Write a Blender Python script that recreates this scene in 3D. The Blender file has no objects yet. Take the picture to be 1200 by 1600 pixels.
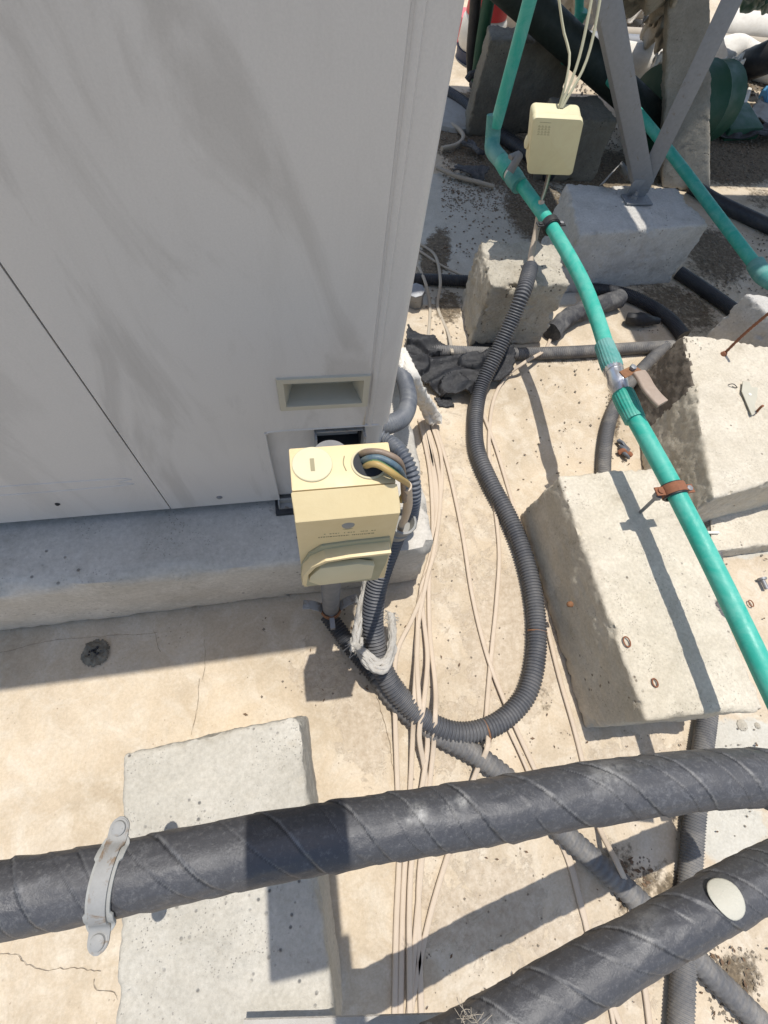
import bpy, bmesh, math, random
import numpy as np
from mathutils import Vector, Matrix, noise
random.seed(7); rng = np.random.default_rng(7)
scene = bpy.context.scene
# ------------------------------------------------------------------ camera
H = 1.2; FPX = 720.0
def _n(v): return v/np.linalg.norm(v)
_down = _n(np.array([517-600, 1154-800, FPX], float))
_a = np.array([230-600, 965-800, FPX], float); _b = np.array([330-600, 965-11.9-800, FPX], float)
_X = _n(np.cross(np.cross(_a, _b), _down))
if _X[0] < 0: _X = -_X
_Z = -_down; _Y = np.cross(_Z, _X)
R = np.array([_X, _Y, _Z])                      # world = R @ camera-ray (right, down, forward)
def ray(px, py): return R @ np.array([px-600, py-800, FPX], float)
def W(px, py, z=0.0):                            # point of the scene at height z
    r = ray(px, py); t = (z-H)/r[2]; return Vector((r[0]*t, r[1]*t, z))
def WY(px, py, Y):                               # point of the scene on the vertical plane y = Y
    r = ray(px, py); t = Y/r[1]; return Vector((r[0]*t, Y, H+r[2]*t))
def PX(p):
    c = R.T @ (np.array(p, float)-np.array([0, 0, H])); return (c[0]/c[2]*FPX+600, c[1]/c[2]*FPX+800)
cam = bpy.data.cameras.new('camera'); co = bpy.data.objects.new('camera', cam)
scene.collection.objects.link(co); scene.camera = co
cam.sensor_fit = 'VERTICAL'; cam.sensor_height = 36.0; cam.sensor_width = 27.0
cam.lens = 36.0*FPX/1600.0; cam.clip_start = 0.02; cam.clip_end = 300
mw = Matrix.Identity(4)
for i in range(3):
    mw[i][0] = R[i, 0]; mw[i][1] = -R[i, 1]; mw[i][2] = -R[i, 2]
mw[2][3] = H; co.matrix_world = mw
# ------------------------------------------------------------------ light
SX, SY = -0.045, -0.15                           # shadow offset per metre of height
elev = math.atan2(1, math.hypot(SX, SY)); azim = math.atan2(-SX, -SY)
w = bpy.data.worlds.new('World'); scene.world = w; w.use_nodes = True
nt = w.node_tree; sky = nt.nodes.new('ShaderNodeTexSky'); sky.sky_type = 'NISHITA'
sky.sun_disc = False; sky.sun_elevation = elev; sky.sun_rotation = azim
sky.dust_density = 1.6; sky.air_density = 1.2; sky.ozone_density = 1.6
bg = nt.nodes['Background']; nt.links.new(sky.outputs[0], bg.inputs[0]); bg.inputs[1].default_value = 0.15
sl = bpy.data.lights.new('sun', 'SUN'); so = bpy.data.objects.new('sun', sl); scene.collection.objects.link(so)
sl.energy = 4.15; sl.angle = math.radians(0.5); sl.color = (1.0, 0.965, 0.90)
so.rotation_euler = Vector((SX, SY, -1)).to_track_quat('-Z', 'Y').to_euler(); so.location = (0.5, 1.5, 6)
scene.view_settings.view_transform = 'Standard'; scene.view_settings.look = 'None'
scene.view_settings.exposure = 0.14; scene.view_settings.gamma = 1.0
scene.cycles.max_bounces = 6
# ------------------------------------------------------------------ materials
def srgb(r, g, b):
    f = lambda c: ((c/255+0.055)/1.055)**2.4 if c/255 > 0.04045 else c/255/12.92
    return (f(r), f(g), f(b), 1)
class NT:
    def __init__(s, name):
        s.m = bpy.data.materials.new(name); s.m.use_nodes = True; s.t = s.m.node_tree
        s.b = s.t.nodes['Principled BSDF']; s.co = s.t.nodes.new('ShaderNodeTexCoord').outputs['Object']
    def node(s, typ, **kw):
        n = s.t.nodes.new(typ)
        for k, v in kw.items():
            if k in n.inputs.keys(): 
                if hasattr(v, 'is_linked') or isinstance(v, bpy.types.NodeSocket): s.t.links.new(v, n.inputs[k])
                else: n.inputs[k].default_value = v
            else: setattr(n, k, v)
        return n
    def link(s, a, b): s.t.links.new(a, b)
    def mapping(s, scale=(1, 1, 1), rot=(0, 0, 0)):
        n = s.t.nodes.new('ShaderNodeMapping'); s.link(s.co, n.inputs[0]); n.inputs['Scale'].default_value = scale; n.inputs['Rotation'].default_value = rot
        return n.outputs[0]
    def noise(s, scale, detail=4, rough=0.6, dist=0.0, vec=None):
        n = s.t.nodes.new('ShaderNodeTexNoise'); s.link(vec or s.co, n.inputs['Vector'])
        n.inputs['Scale'].default_value = scale; n.inputs['Detail'].default_value = detail; n.inputs['Roughness'].default_value = rough; n.inputs['Distortion'].default_value = dist
        return n.outputs['Fac']
    def voro(s, scale, vec=None, feature='F1'):
        n = s.t.nodes.new('ShaderNodeTexVoronoi'); n.feature = feature; s.link(vec or s.co, n.inputs['Vector']); n.inputs['Scale'].default_value = scale
        return n.outputs['Distance']
    def ramp(s, fac, p0, p1, c0=(0, 0, 0, 1), c1=(1, 1, 1, 1)):
        n = s.t.nodes.new('ShaderNodeValToRGB'); s.link(fac, n.inputs[0])
        e = n.color_ramp.elements; e[0].position = p0; e[1].position = p1; e[0].color = c0; e[1].color = c1
        return n.outputs[0]
    def mix(s, fac, a, b, mode='MIX'):
        n = s.t.nodes.new('ShaderNodeMix'); n.data_type = 'RGBA'; n.blend_type = mode
        for v, i in ((fac, 0), (a, 6), (b, 7)):
            if isinstance(v, bpy.types.NodeSocket): s.link(v, n.inputs[i])
            else: n.inputs[i].default_value = v
        return n.outputs[2]
    def math(s, op, a, b=0.0, clamp=False):
        n = s.t.nodes.new('ShaderNodeMath'); n.operation = op; n.use_clamp = clamp
        for v, i in ((a, 0), (b, 1)):
            if isinstance(v, bpy.types.NodeSocket): s.link(v, n.inputs[i])
            else: n.inputs[i].default_value = v
        return n.outputs[0]
    def bump(s, h, strength=0.3, dist=0.01, prev=None):
        n = s.t.nodes.new('ShaderNodeBump'); s.link(h, n.inputs['Height']); n.inputs['Strength'].default_value = strength; n.inputs['Distance'].default_value = dist
        if prev: s.link(prev, n.inputs['Normal'])
        s.link(n.outputs[0], s.b.inputs['Normal']); return n.outputs[0]
    def color(s, c): 
        if isinstance(c, bpy.types.NodeSocket): s.link(c, s.b.inputs['Base Color'])
        else: s.b.inputs['Base Color'].default_value = c
    def rough(s, r):
        if isinstance(r, bpy.types.NodeSocket): s.link(r, s.b.inputs['Roughness'])
        else: s.b.inputs['Roughness'].default_value = r

def concrete(name, c1, c2, dark, pits=0.5, bump=0.5, stain=None, sc=1.0, grain=0.0):
    n = NT(name)
    big = n.ramp(n.noise(4*sc, 6, 0.65, 0.6), 0.35, 0.68)
    col = n.mix(big, c1, c2)
    col = n.mix(0.8, col, n.ramp(n.noise(11*sc, 9, 0.72, 0.5), 0.3, 0.7, (0.80, 0.79, 0.77, 1), (1.08, 1.08, 1.08, 1)), 'MULTIPLY')
    fine = n.noise(130*sc, 5, 0.7); col = n.mix(0.55, col, n.ramp(fine, 0.25, 0.75, (0.62, 0.6, 0.57, 1), (1.2, 1.2, 1.2, 1)), 'MULTIPLY')
    v = n.voro(60*sc); sel = n.noise(9*sc, 3); pit = n.math('MULTIPLY', n.ramp(v, 0.10, 0.2, (1, 1, 1, 1), (0, 0, 0, 1)), n.ramp(sel, 0.6-0.12*pits, 0.66-0.1*pits))
    v2 = n.voro(190*sc); pit2 = n.math('MULTIPLY', n.ramp(v2, 0.12, 0.24, (1, 1, 1, 1), (0, 0, 0, 1)), n.ramp(n.noise(14*sc, 3), 0.5, 0.62))
    pt = n.math('MAXIMUM', pit, n.math('MULTIPLY', pit2, 0.7))
    col = n.mix(n.math('MULTIPLY', pt, 0.8), col, dark)
    if stain:
        st = n.math('MULTIPLY', n.ramp(n.noise(5.5*sc, 8, 0.72, 0.9), 0.52, 0.72), n.ramp(n.noise(50*sc, 5, 0.75), 0.4, 0.62))
        col = n.mix(n.math('MULTIPLY', st, 0.75), col, stain)
    n.color(col); n.rough(0.92); n.b.inputs['Specular IOR Level'].default_value = 0.2
    b1 = n.bump(n.math('ADD', n.noise(45*sc, 7, 0.75), n.math('MULTIPLY', pt, -1.2)), bump, 0.006)
    n.bump(n.noise(260*sc, 3, 0.7), bump*0.7, 0.0015, b1)
    return n.m
def plastic(name, c, rough=0.5, dust=None, var=0.15, bump=0.1, sc=20, metallic=0.0, spec=0.4, dustamt=0.5):
    n = NT(name); dk = tuple(x*(1-var) for x in c[:3])+(1,)
    col = n.mix(n.noise(sc, 5, 0.65), dk, c)
    if dust: col = n.mix(n.math('MULTIPLY', n.ramp(n.noise(sc*0.7, 7, 0.75, 0.8), 0.42, 0.72), dustamt), col, dust)
    n.color(col); n.rough(n.ramp(n.noise(sc*2, 3), 0.3, 0.7, (rough-0.1,)*3+(1,), (min(1, rough+0.15),)*3+(1,)))
    n.b.inputs['Metallic'].default_value = metallic; n.b.inputs['Specular IOR Level'].default_value = spec
    n.bump(n.noise(sc*9, 4, 0.7), bump, 0.002)
    return n.m
def metal_rust(name, c, rust, amt, metallic=0.7, rough=0.45):
    n = NT(name); f = n.ramp(n.noise(45, 8, 0.7, 0.5), 0.62-amt*0.4, 0.72-amt*0.35)
    n.color(n.mix(f, n.mix(n.noise(90, 4), tuple(x*0.7 for x in c[:3])+(1,), c), n.mix(n.noise(150, 4), rust, tuple(x*0.45 for x in rust[:3])+(1,))))
    n.link(n.math('SUBTRACT', metallic, n.math('MULTIPLY', f, metallic)), n.b.inputs['Metallic'])
    n.rough(n.ramp(f, 0, 1, (rough,)*3+(1,), (0.9,)*3+(1,))); n.bump(n.noise(200, 4), 0.3, 0.001)
    return n.m
M = {}
M['block'] = concrete('weathered_concrete', (0.55, 0.49, 0.39, 1), (0.65, 0.59, 0.49, 1), (0.14, 0.11, 0.08, 1), 0.3, 0.65, (0.30, 0.25, 0.18, 1))
M['block_grey'] = concrete('grey_concrete', (0.46, 0.43, 0.37, 1), (0.545, 0.51, 0.445, 1), (0.08, 0.08, 0.08, 1), 0.9, 0.5)
M['block_rough'] = concrete('rough_concrete', (0.40, 0.36, 0.29, 1), (0.60, 0.55, 0.46, 1), (0.10, 0.08, 0.06, 1), 0.8, 1.0, (0.24, 0.19, 0.13, 1))
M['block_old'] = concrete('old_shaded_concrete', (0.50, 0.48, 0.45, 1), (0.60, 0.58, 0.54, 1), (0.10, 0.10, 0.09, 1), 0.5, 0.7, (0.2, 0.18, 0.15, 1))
M['plinth'] = concrete('plinth_concrete', (0.50, 0.465, 0.41, 1), (0.60, 0.56, 0.50, 1), (0.10, 0.09, 0.08, 1), 0.4, 0.4, (0.3, 0.27, 0.22, 1), 0.8)
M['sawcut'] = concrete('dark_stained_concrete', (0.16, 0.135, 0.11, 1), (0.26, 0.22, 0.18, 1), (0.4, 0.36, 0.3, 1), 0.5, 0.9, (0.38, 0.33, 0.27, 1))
M['block_shade'] = concrete('shade_darkened_concrete', (0.15, 0.14, 0.115, 1), (0.22, 0.205, 0.17, 1), (0.05, 0.05, 0.04, 1), 0.4, 0.7, (0.3, 0.28, 0.24, 1))  # deep shade on the rear blocks painted in as darker concrete
M['post'] = concrete('post_concrete', (0.28, 0.26, 0.22, 1), (0.37, 0.34, 0.29, 1), (0.10, 0.08, 0.06, 1), 0.3, 0.7, (0.22, 0.19, 0.15, 1))
def ground_mat():
    n = NT('painted_roof_screed')
    a = n.t.nodes.new('ShaderNodeVertexColor'); a.layer_name = 'surf'
    sep = n.t.nodes.new('ShaderNodeSeparateColor'); n.link(a.outputs[0], sep.inputs[0])
    dirt, cem, peel = sep.outputs[0], sep.outputs[1], sep.outputs[2]
    paint = n.mix(n.ramp(n.noise(3.5, 6, 0.6, 0.5), 0.35, 0.65), (0.44, 0.365, 0.27, 1), (0.575, 0.48, 0.36, 1))
    paint = n.mix(n.ramp(n.noise(14, 7, 0.7, 0.7), 0.45, 0.75), paint, (0.60, 0.535, 0.44, 1))
    pl = n.math('MULTIPLY', n.ramp(n.math('ADD', n.noise(22, 8, 0.72, 0.6), n.math('MULTIPLY', n.math('SUBTRACT', peel, 0.5), 0.5)), 0.52, 0.56), n.ramp(peel, 0.05, 0.4))
    paint = n.mix(n.math('MULTIPLY', pl, 0.85), paint, n.mix(n.noise(60, 5), (0.28, 0.205, 0.13, 1), (0.66, 0.585, 0.48, 1)))
    cf = n.ramp(n.math('ADD', cem, n.math('MULTIPLY', n.math('SUBTRACT', n.noise(18, 6, 0.7), 0.5), 0.9)), 0.42, 0.58)
    paint = n.mix(cf, paint, n.mix(n.noise(30, 6, 0.7), (0.42, 0.40, 0.35, 1), (0.56, 0.53, 0.46, 1)))
    # soil and grit
    grit = n.noise(38, 8, 0.78); df = n.ramp(n.math('ADD', n.math('MULTIPLY', dirt, 1.25), n.math('MULTIPLY', n.math('SUBTRACT', grit, 0.5), 1.5)), 0.5, 0.72)
    soil = n.mix(n.ramp(n.noise(75, 7, 0.75), 0.35, 0.65), (0.045, 0.035, 0.025, 1), (0.23, 0.18, 0.12, 1))
    paint = n.mix(n.math('MULTIPLY', df, 0.93), paint, soil)
    v = n.voro(85); sp = n.math('MULTIPLY', n.ramp(v, 0.08, 0.17, (1, 1, 1, 1), (0, 0, 0, 1)), n.ramp(n.noise(6, 5, 0.7), 0.54, 0.64))
    paint = n.mix(n.math('MULTIPLY', sp, 0.55), paint, (0.17, 0.12, 0.08, 1))
    # hairline cracks
    cr = n.ramp(n.voro(1.7, n.node('ShaderNodeVectorMath', operation='ADD').outputs[0] if False else None, 'DISTANCE_TO_EDGE'), 0.0015, 0.004, (1, 1, 1, 1), (0, 0, 0, 1))
    crm = n.math('MULTIPLY', cr, n.ramp(n.noise(2.2, 2), 0.53, 0.56)); 
    paint = n.mix(0.8, paint, n.ramp(n.noise(8, 9, 0.74, 0.6), 0.3, 0.7, (0.86, 0.83, 0.79, 1), (1.10, 1.10, 1.10, 1)), 'MULTIPLY')
    fine = n.noise(170, 5, 0.7); paint = n.mix(0.45, paint, n.ramp(fine, 0.3, 0.7, (0.70, 0.68, 0.64, 1), (1.12, 1.12, 1.12, 1)), 'MULTIPLY')
    n.color(paint); n.rough(0.9); n.b.inputs['Specular IOR Level'].default_value = 0.2
    h = n.math('ADD', n.math('ADD', n.noise(16, 7, 0.68, 0.4), n.math('MULTIPLY', pl, -0.35)), n.math('MULTIPLY', df, n.math('MULTIPLY', grit, 1.6)))
    b = n.bump(n.math('ADD', h, n.math('MULTIPLY', sp, -0.4)), 0.45, 0.008); n.bump(n.noise(140, 5, 0.75), 0.35, 0.002, b)
    return n.m
M['ground'] = ground_mat()
def ac_mat(name, dirty=1.0):
    n = NT(name)
    c = (0.55, 0.53, 0.505, 1); d = (0.37, 0.345, 0.315, 1)
    v = n.mapping((1.6, 1.6, 0.55), (0, math.radians(-28), 0))
    s1 = n.ramp(n.noise(3.8, 7, 0.62, 1.3, v), 0.50, 0.60); s2 = n.ramp(n.noise(9, 6, 0.7, 0.8, n.mapping((1.5, 1.5, 0.35), (0, math.radians(-15), 0))), 0.5, 0.75)
    f = n.math('MULTIPLY', n.math('ADD', n.math('MULTIPLY', s1, 0.42), n.math('MULTIPLY', s2, 0.22)), dirty)
    col = n.mix(f, c, d)
    col = n.mix(0.25, col, n.ramp(n.noise(420, 3, 0.8), 0.3, 0.7, (0.72, 0.72, 0.72, 1), (1.1, 1.1, 1.1, 1)), 'MULTIPLY')
    sp = n.ramp(n.noise(60, 8, 0.85), 0.70, 0.76)
    col = n.mix(n.math('MULTIPLY', sp, 0.5), col, (0.3, 0.26, 0.2, 1))
    n.color(col); n.rough(n.ramp(f, 0, 0.6, (0.42, 0.42, 0.42, 1), (0.7, 0.7, 0.7, 1))); n.b.inputs['Specular IOR Level'].default_value = 0.35
    b = n.bump(n.noise(3.0, 2, 0.5), 0.25, 0.01); n.bump(n.noise(600, 2), 0.12, 0.0006, b)
    return n.m
M['ac'] = ac_mat('outdoor_unit_paint'); M['ac2'] = ac_mat('outdoor_unit_paint_clean', 0.55)
M['ivory_trim'] = plastic('ivory_plastic_trim', (0.48, 0.45, 0.36, 1), 0.55, (0.4, 0.36, 0.28, 1))
M['cream'] = plastic('yellowed_cream_plastic', (0.68, 0.55, 0.315, 1), 0.5, (0.56, 0.42, 0.21, 1), 0.08, 0.15, 14, dustamt=0.5)
M['cream_pale'] = plastic('pale_cream_plastic', (0.60, 0.54, 0.36, 1), 0.5, (0.55, 0.46, 0.28, 1), 0.08, 0.1, 16)
M['jbox'] = plastic('junction_box_plastic', (0.66, 0.60, 0.38, 1), 0.55, (0.55, 0.46, 0.28, 1), 0.08, 0.15, 16, dustamt=0.5)
M['cream_shade'] = plastic('shade_toned_cream_plastic', (0.36, 0.34, 0.22, 1), 0.55)  # shade of the recessed collar is put into this plastic colour
M['jbox_mark'] = plastic('moulded_plastic_marks', (0.46, 0.41, 0.26, 1), 0.6)
M['ink'] = plastic('print_ink', (0.10, 0.095, 0.07, 1), 0.8)
M['ink_soft'] = plastic('faded_print_ink', (0.32, 0.28, 0.17, 1), 0.8)
M['green'] = plastic('green_pipe_plastic', (0.030, 0.38, 0.29, 1), 0.48, (0.22, 0.50, 0.42, 1), 0.18, 0.2, 22, dustamt=0.55)
M['green_fit'] = plastic('green_fitting_plastic', (0.03, 0.33, 0.25, 1), 0.5, (0.25, 0.45, 0.39, 1), 0.2, 0.2, 15, dustamt=0.6)
M['green_dust'] = plastic('dusty_green_fitting_plastic', (0.07, 0.27, 0.24, 1), 0.65, (0.20, 0.37, 0.34, 1), 0.2, 0.25, 15, dustamt=0.9)
M['green_dark'] = plastic('dark_green_plastic', (0.012, 0.075, 0.04, 1), 0.55, (0.06, 0.10, 0.07, 1), 0.3, 0.3, 8, dustamt=0.4)
M['conduit'] = plastic('grey_corrugated_plastic', (0.085, 0.088, 0.098, 1), 0.5, (0.20, 0.19, 0.18, 1), 0.25, 0.15, 12, dustamt=0.55)
M['conduit_dusty'] = plastic('dusty_corrugated_plastic', (0.12, 0.118, 0.12, 1), 0.7, (0.30, 0.275, 0.24, 1), 0.25, 0.2, 10, dustamt=0.85)
M['conduit_black'] = plastic('black_corrugated_plastic', (0.03, 0.032, 0.038, 1), 0.5, (0.09, 0.085, 0.08, 1), 0.25, 0.15, 12, dustamt=0.5)
M['conduit_blue'] = plastic('bluish_grey_corrugated_plastic', (0.095, 0.105, 0.125, 1), 0.5, (0.28, 0.28, 0.275, 1), 0.25, 0.15, 12, dustamt=0.6)
M['coupling'] = plastic('grey_coupling_plastic', (0.26, 0.255, 0.235, 1), 0.5, (0.38, 0.36, 0.32, 1))
def tape_mat():
    n = NT('black_wrapping_tape')
    col = n.mix(n.noise(6, 5, 0.6), (0.038, 0.038, 0.042, 1), (0.062, 0.061, 0.065, 1))
    w1 = n.ramp(n.noise(60, 9, 0.85, 0.9), 0.52, 0.60); w2 = n.ramp(n.noise(5, 3, 0.6), 0.35, 0.65)
    col = n.mix(n.math('MULTIPLY', n.math('MULTIPLY', w1, w2), 0.22), col, (0.24, 0.24, 0.245, 1))
    col = n.mix(n.math('MULTIPLY', n.ramp(n.noise(160, 4, 0.8), 0.52, 0.68), 0.3), col, (0.2, 0.195, 0.19, 1))
    a = n.t.nodes.new('ShaderNodeVertexColor'); a.layer_name = 'surf'; sp = n.t.nodes.new('ShaderNodeSeparateColor'); n.link(a.outputs[0], sp.inputs[0])
    col = n.mix(n.math('MULTIPLY', sp.outputs[0], n.ramp(n.noise(60, 6, 0.8), 0.38, 0.6)), col, (0.33, 0.32, 0.30, 1))
    sm = n.math('MULTIPLY', sp.outputs[1], n.ramp(n.noise(25, 5, 0.75), 0.38, 0.56)); col = n.mix(n.math('MULTIPLY', sm, 0.45), col, (0.24, 0.235, 0.225, 1))
    sd2 = n.math('MULTIPLY', sp.outputs[2], n.ramp(n.noise(12, 4, 0.7), 0.36, 0.5)); col = n.mix(n.math('MULTIPLY', sd2, 0.85), col, (0.008, 0.008, 0.01, 1))
    n.color(col); n.rough(n.ramp(n.noise(20, 4), 0.3, 0.7, (0.42,)*3+(1,), (0.62,)*3+(1,))); n.b.inputs['Specular IOR Level'].default_value = 0.55
    b = n.bump(n.noise(45, 6, 0.65, 0.4), 0.22, 0.002); n.bump(n.noise(330, 3, 0.7), 0.5, 0.0012, b)
    return n.m
M['tape'] = tape_mat()
M['bitumen'] = plastic('granular_bitumen', (0.010, 0.010, 0.012, 1), 0.45, (0.07, 0.07, 0.075, 1), 0.4, 1.0, 60, dustamt=0.4, spec=.6)
M['foam'] = plastic('perished_black_foam', (0.06, 0.06, 0.065, 1), 0.85, (0.2, 0.19, 0.175, 1), 0.3, 0.8, 20, dustamt=0.8)
M['cable'] = plastic('beige_cable_sheath', (0.53, 0.43, 0.325, 1), 0.6, (0.40, 0.32, 0.24, 1), 0.12, 0.1, 14)
M['cable_grey'] = plastic('faded_cable_sheath', (0.42, 0.36, 0.28, 1), 0.65, (0.3, 0.26, 0.2, 1), 0.2, 0.1, 14)
M['wire_cream'] = plastic('cream_wire', (0.55, 0.52, 0.36, 1), 0.5)
M['wire_brown'] = plastic('brown_wire', (0.20, 0.14, 0.10, 1), 0.5, (0.34, 0.27, 0.2, 1)); M['wire_blue'] = plastic('blue_wire', (0.05, 0.10, 0.15, 1), 0.5, (0.17, 0.21, 0.20, 1), dustamt=.9)
M['wire_yellow'] = plastic('yellow_wire', (0.42, 0.28, 0.09, 1), 0.5, (0.36, 0.29, 0.17, 1)); M['wire_green'] = plastic('green_stripe', (0.10, 0.17, 0.08, 1), 0.45)
M['cloth'] = plastic('white_rag_cloth', (0.74, 0.70, 0.63, 1), 0.95, (0.5, 0.44, 0.36, 1), 0.15, 0.9, 40, spec=0.1, dustamt=0.4)
M['cloth_grey'] = plastic('dusty_rag_cloth', (0.52, 0.49, 0.44, 1), 0.95, (0.34, 0.30, 0.25, 1), 0.2, 1.0, 40, spec=0.1, dustamt=0.6)
M['net'] = plastic('shade_cloth', (0.42, 0.37, 0.30, 1), 0.95, (0.6, 0.55, 0.47, 1), 0.3, 1.0, 50, spec=0.1, dustamt=0.6)
M['galv'] = metal_rust('galvanised_steel', (0.27, 0.275, 0.285, 1), (0.26, 0.22, 0.18, 1), 0.05, 0.35, 0.55)
M['galv_light'] = metal_rust('dull_white_galvanised', (0.33, 0.325, 0.31, 1), (0.25, 0.18, 0.12, 1), 0.22, 0.12, 0.75)
M['chrome'] = metal_rust('worn_chrome', (0.62, 0.62, 0.63, 1), (0.4, 0.33, 0.25, 1), 0.08, 0.85, 0.28)
M['rust'] = metal_rust('rusty_steel', (0.20, 0.10, 0.06, 1), (0.30, 0.12, 0.06, 1), 0.9, 0.3, 0.7)
M['rust_orange'] = metal_rust('orange_rusty_steel', (0.33, 0.19, 0.09, 1), (0.28, 0.13, 0.06, 1), 0.8, 0.2, 0.7)
M['lever'] = plastic('faded_tan_coating', (0.33, 0.25, 0.19, 1), 0.6, (0.46, 0.38, 0.31, 1), 0.2, 0.3, 30)
M['black'] = plastic('black_rubber', (0.02, 0.02, 0.022, 1), 0.55, (0.06, 0.06, 0.06, 1))
M['dark_hole'] = plastic('dark_cavity', (0.03, 0.032, 0.036, 1), 0.8)
M['glass_dark'] = plastic('collector_glass', (0.02, 0.025, 0.04, 1), 0.12)
M['sticker'] = plastic('cream_round_label', (0.47, 0.45, 0.37, 1), 0.55, (0.5, 0.46, 0.38, 1), 0.1, 0.5, 20)
M['mortar'] = plastic('old_mortar', (0.20, 0.18, 0.14, 1), 0.9, (0.38, 0.35, 0.28, 1), 0.5, 1.0, 50)
M['crack'] = plastic('crack_shadow_line', (0.20, 0.15, 0.10, 1), 0.95)
M['rail'] = plastic('black_green_coating', (0.010, 0.018, 0.015, 1), 0.6, (0.03, 0.045, 0.04, 1))
M['leaf'] = plastic('dry_leaf', (0.16, 0.10, 0.06, 1), 0.8, (0.26, 0.17, 0.1, 1), 0.4, 0.3, 60)
M['pebble'] = plastic('grit', (0.30, 0.25, 0.19, 1), 0.9, (0.12, 0.10, 0.08, 1), 0.5, 0.3, 60)
M['white_plastic'] = plastic('white_plastic', (0.70, 0.67, 0.60, 1), 0.5, (0.5, 0.44, 0.35, 1)); M['red_plastic'] = plastic('red_plastic', (0.55, 0.05, 0.05, 1), 0.4)
M['pink_plastic'] = plastic('pink_plastic', (0.65, 0.16, 0.17, 1), 0.5); M['navy'] = plastic('navy_plastic', (0.04, 0.05, 0.09, 1), 0.5); M['blue_plastic'] = plastic('blue_plastic', (0.15, 0.42, 0.7, 1), 0.4)
M['grey_plastic'] = plastic('grey_valve_plastic', (0.16, 0.16, 0.165, 1), 0.6, (0.28, 0.27, 0.25, 1))
M['cover'] = plastic('grey_drain_cover', (0.36, 0.36, 0.34, 1), 0.8, (0.2, 0.18, 0.15, 1), 0.3, 0.4, 20)

# ------------------------------------------------------------------ geometry helpers
def cr(pts, step=0.01):
    """Catmull-Rom resample of 3D points"""
    P = [np.array(p, float) for p in pts]
    if len(P) == 2: 
        n = max(2, int(np.linalg.norm(P[1]-P[0])/step)+1); return np.array([P[0]+(P[1]-P[0])*t for t in np.linspace(0, 1, n)])
    P = [2*P[0]-P[1]]+P+[2*P[-1]-P[-2]]; out = []
    for i in range(1, len(P)-2):
        a, b, c, d = P[i-1], P[i], P[i+1], P[i+2]
        for t in np.linspace(0, 1, 24, endpoint=False):
            out.append(0.5*((2*b)+(-a+c)*t+(2*a-5*b+4*c-d)*t*t+(-a+3*b-3*c+d)*t**3))
    out.append(P[-2]); out = np.array(out)
    s = np.r_[0, np.cumsum(np.linalg.norm(np.diff(out, axis=0), axis=1))]
    n = max(3, int(s[-1]/step)+1); q = np.linspace(0, s[-1], n)
    return np.array([np.interp(q, s, out[:, k]) for k in range(3)]).T
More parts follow.
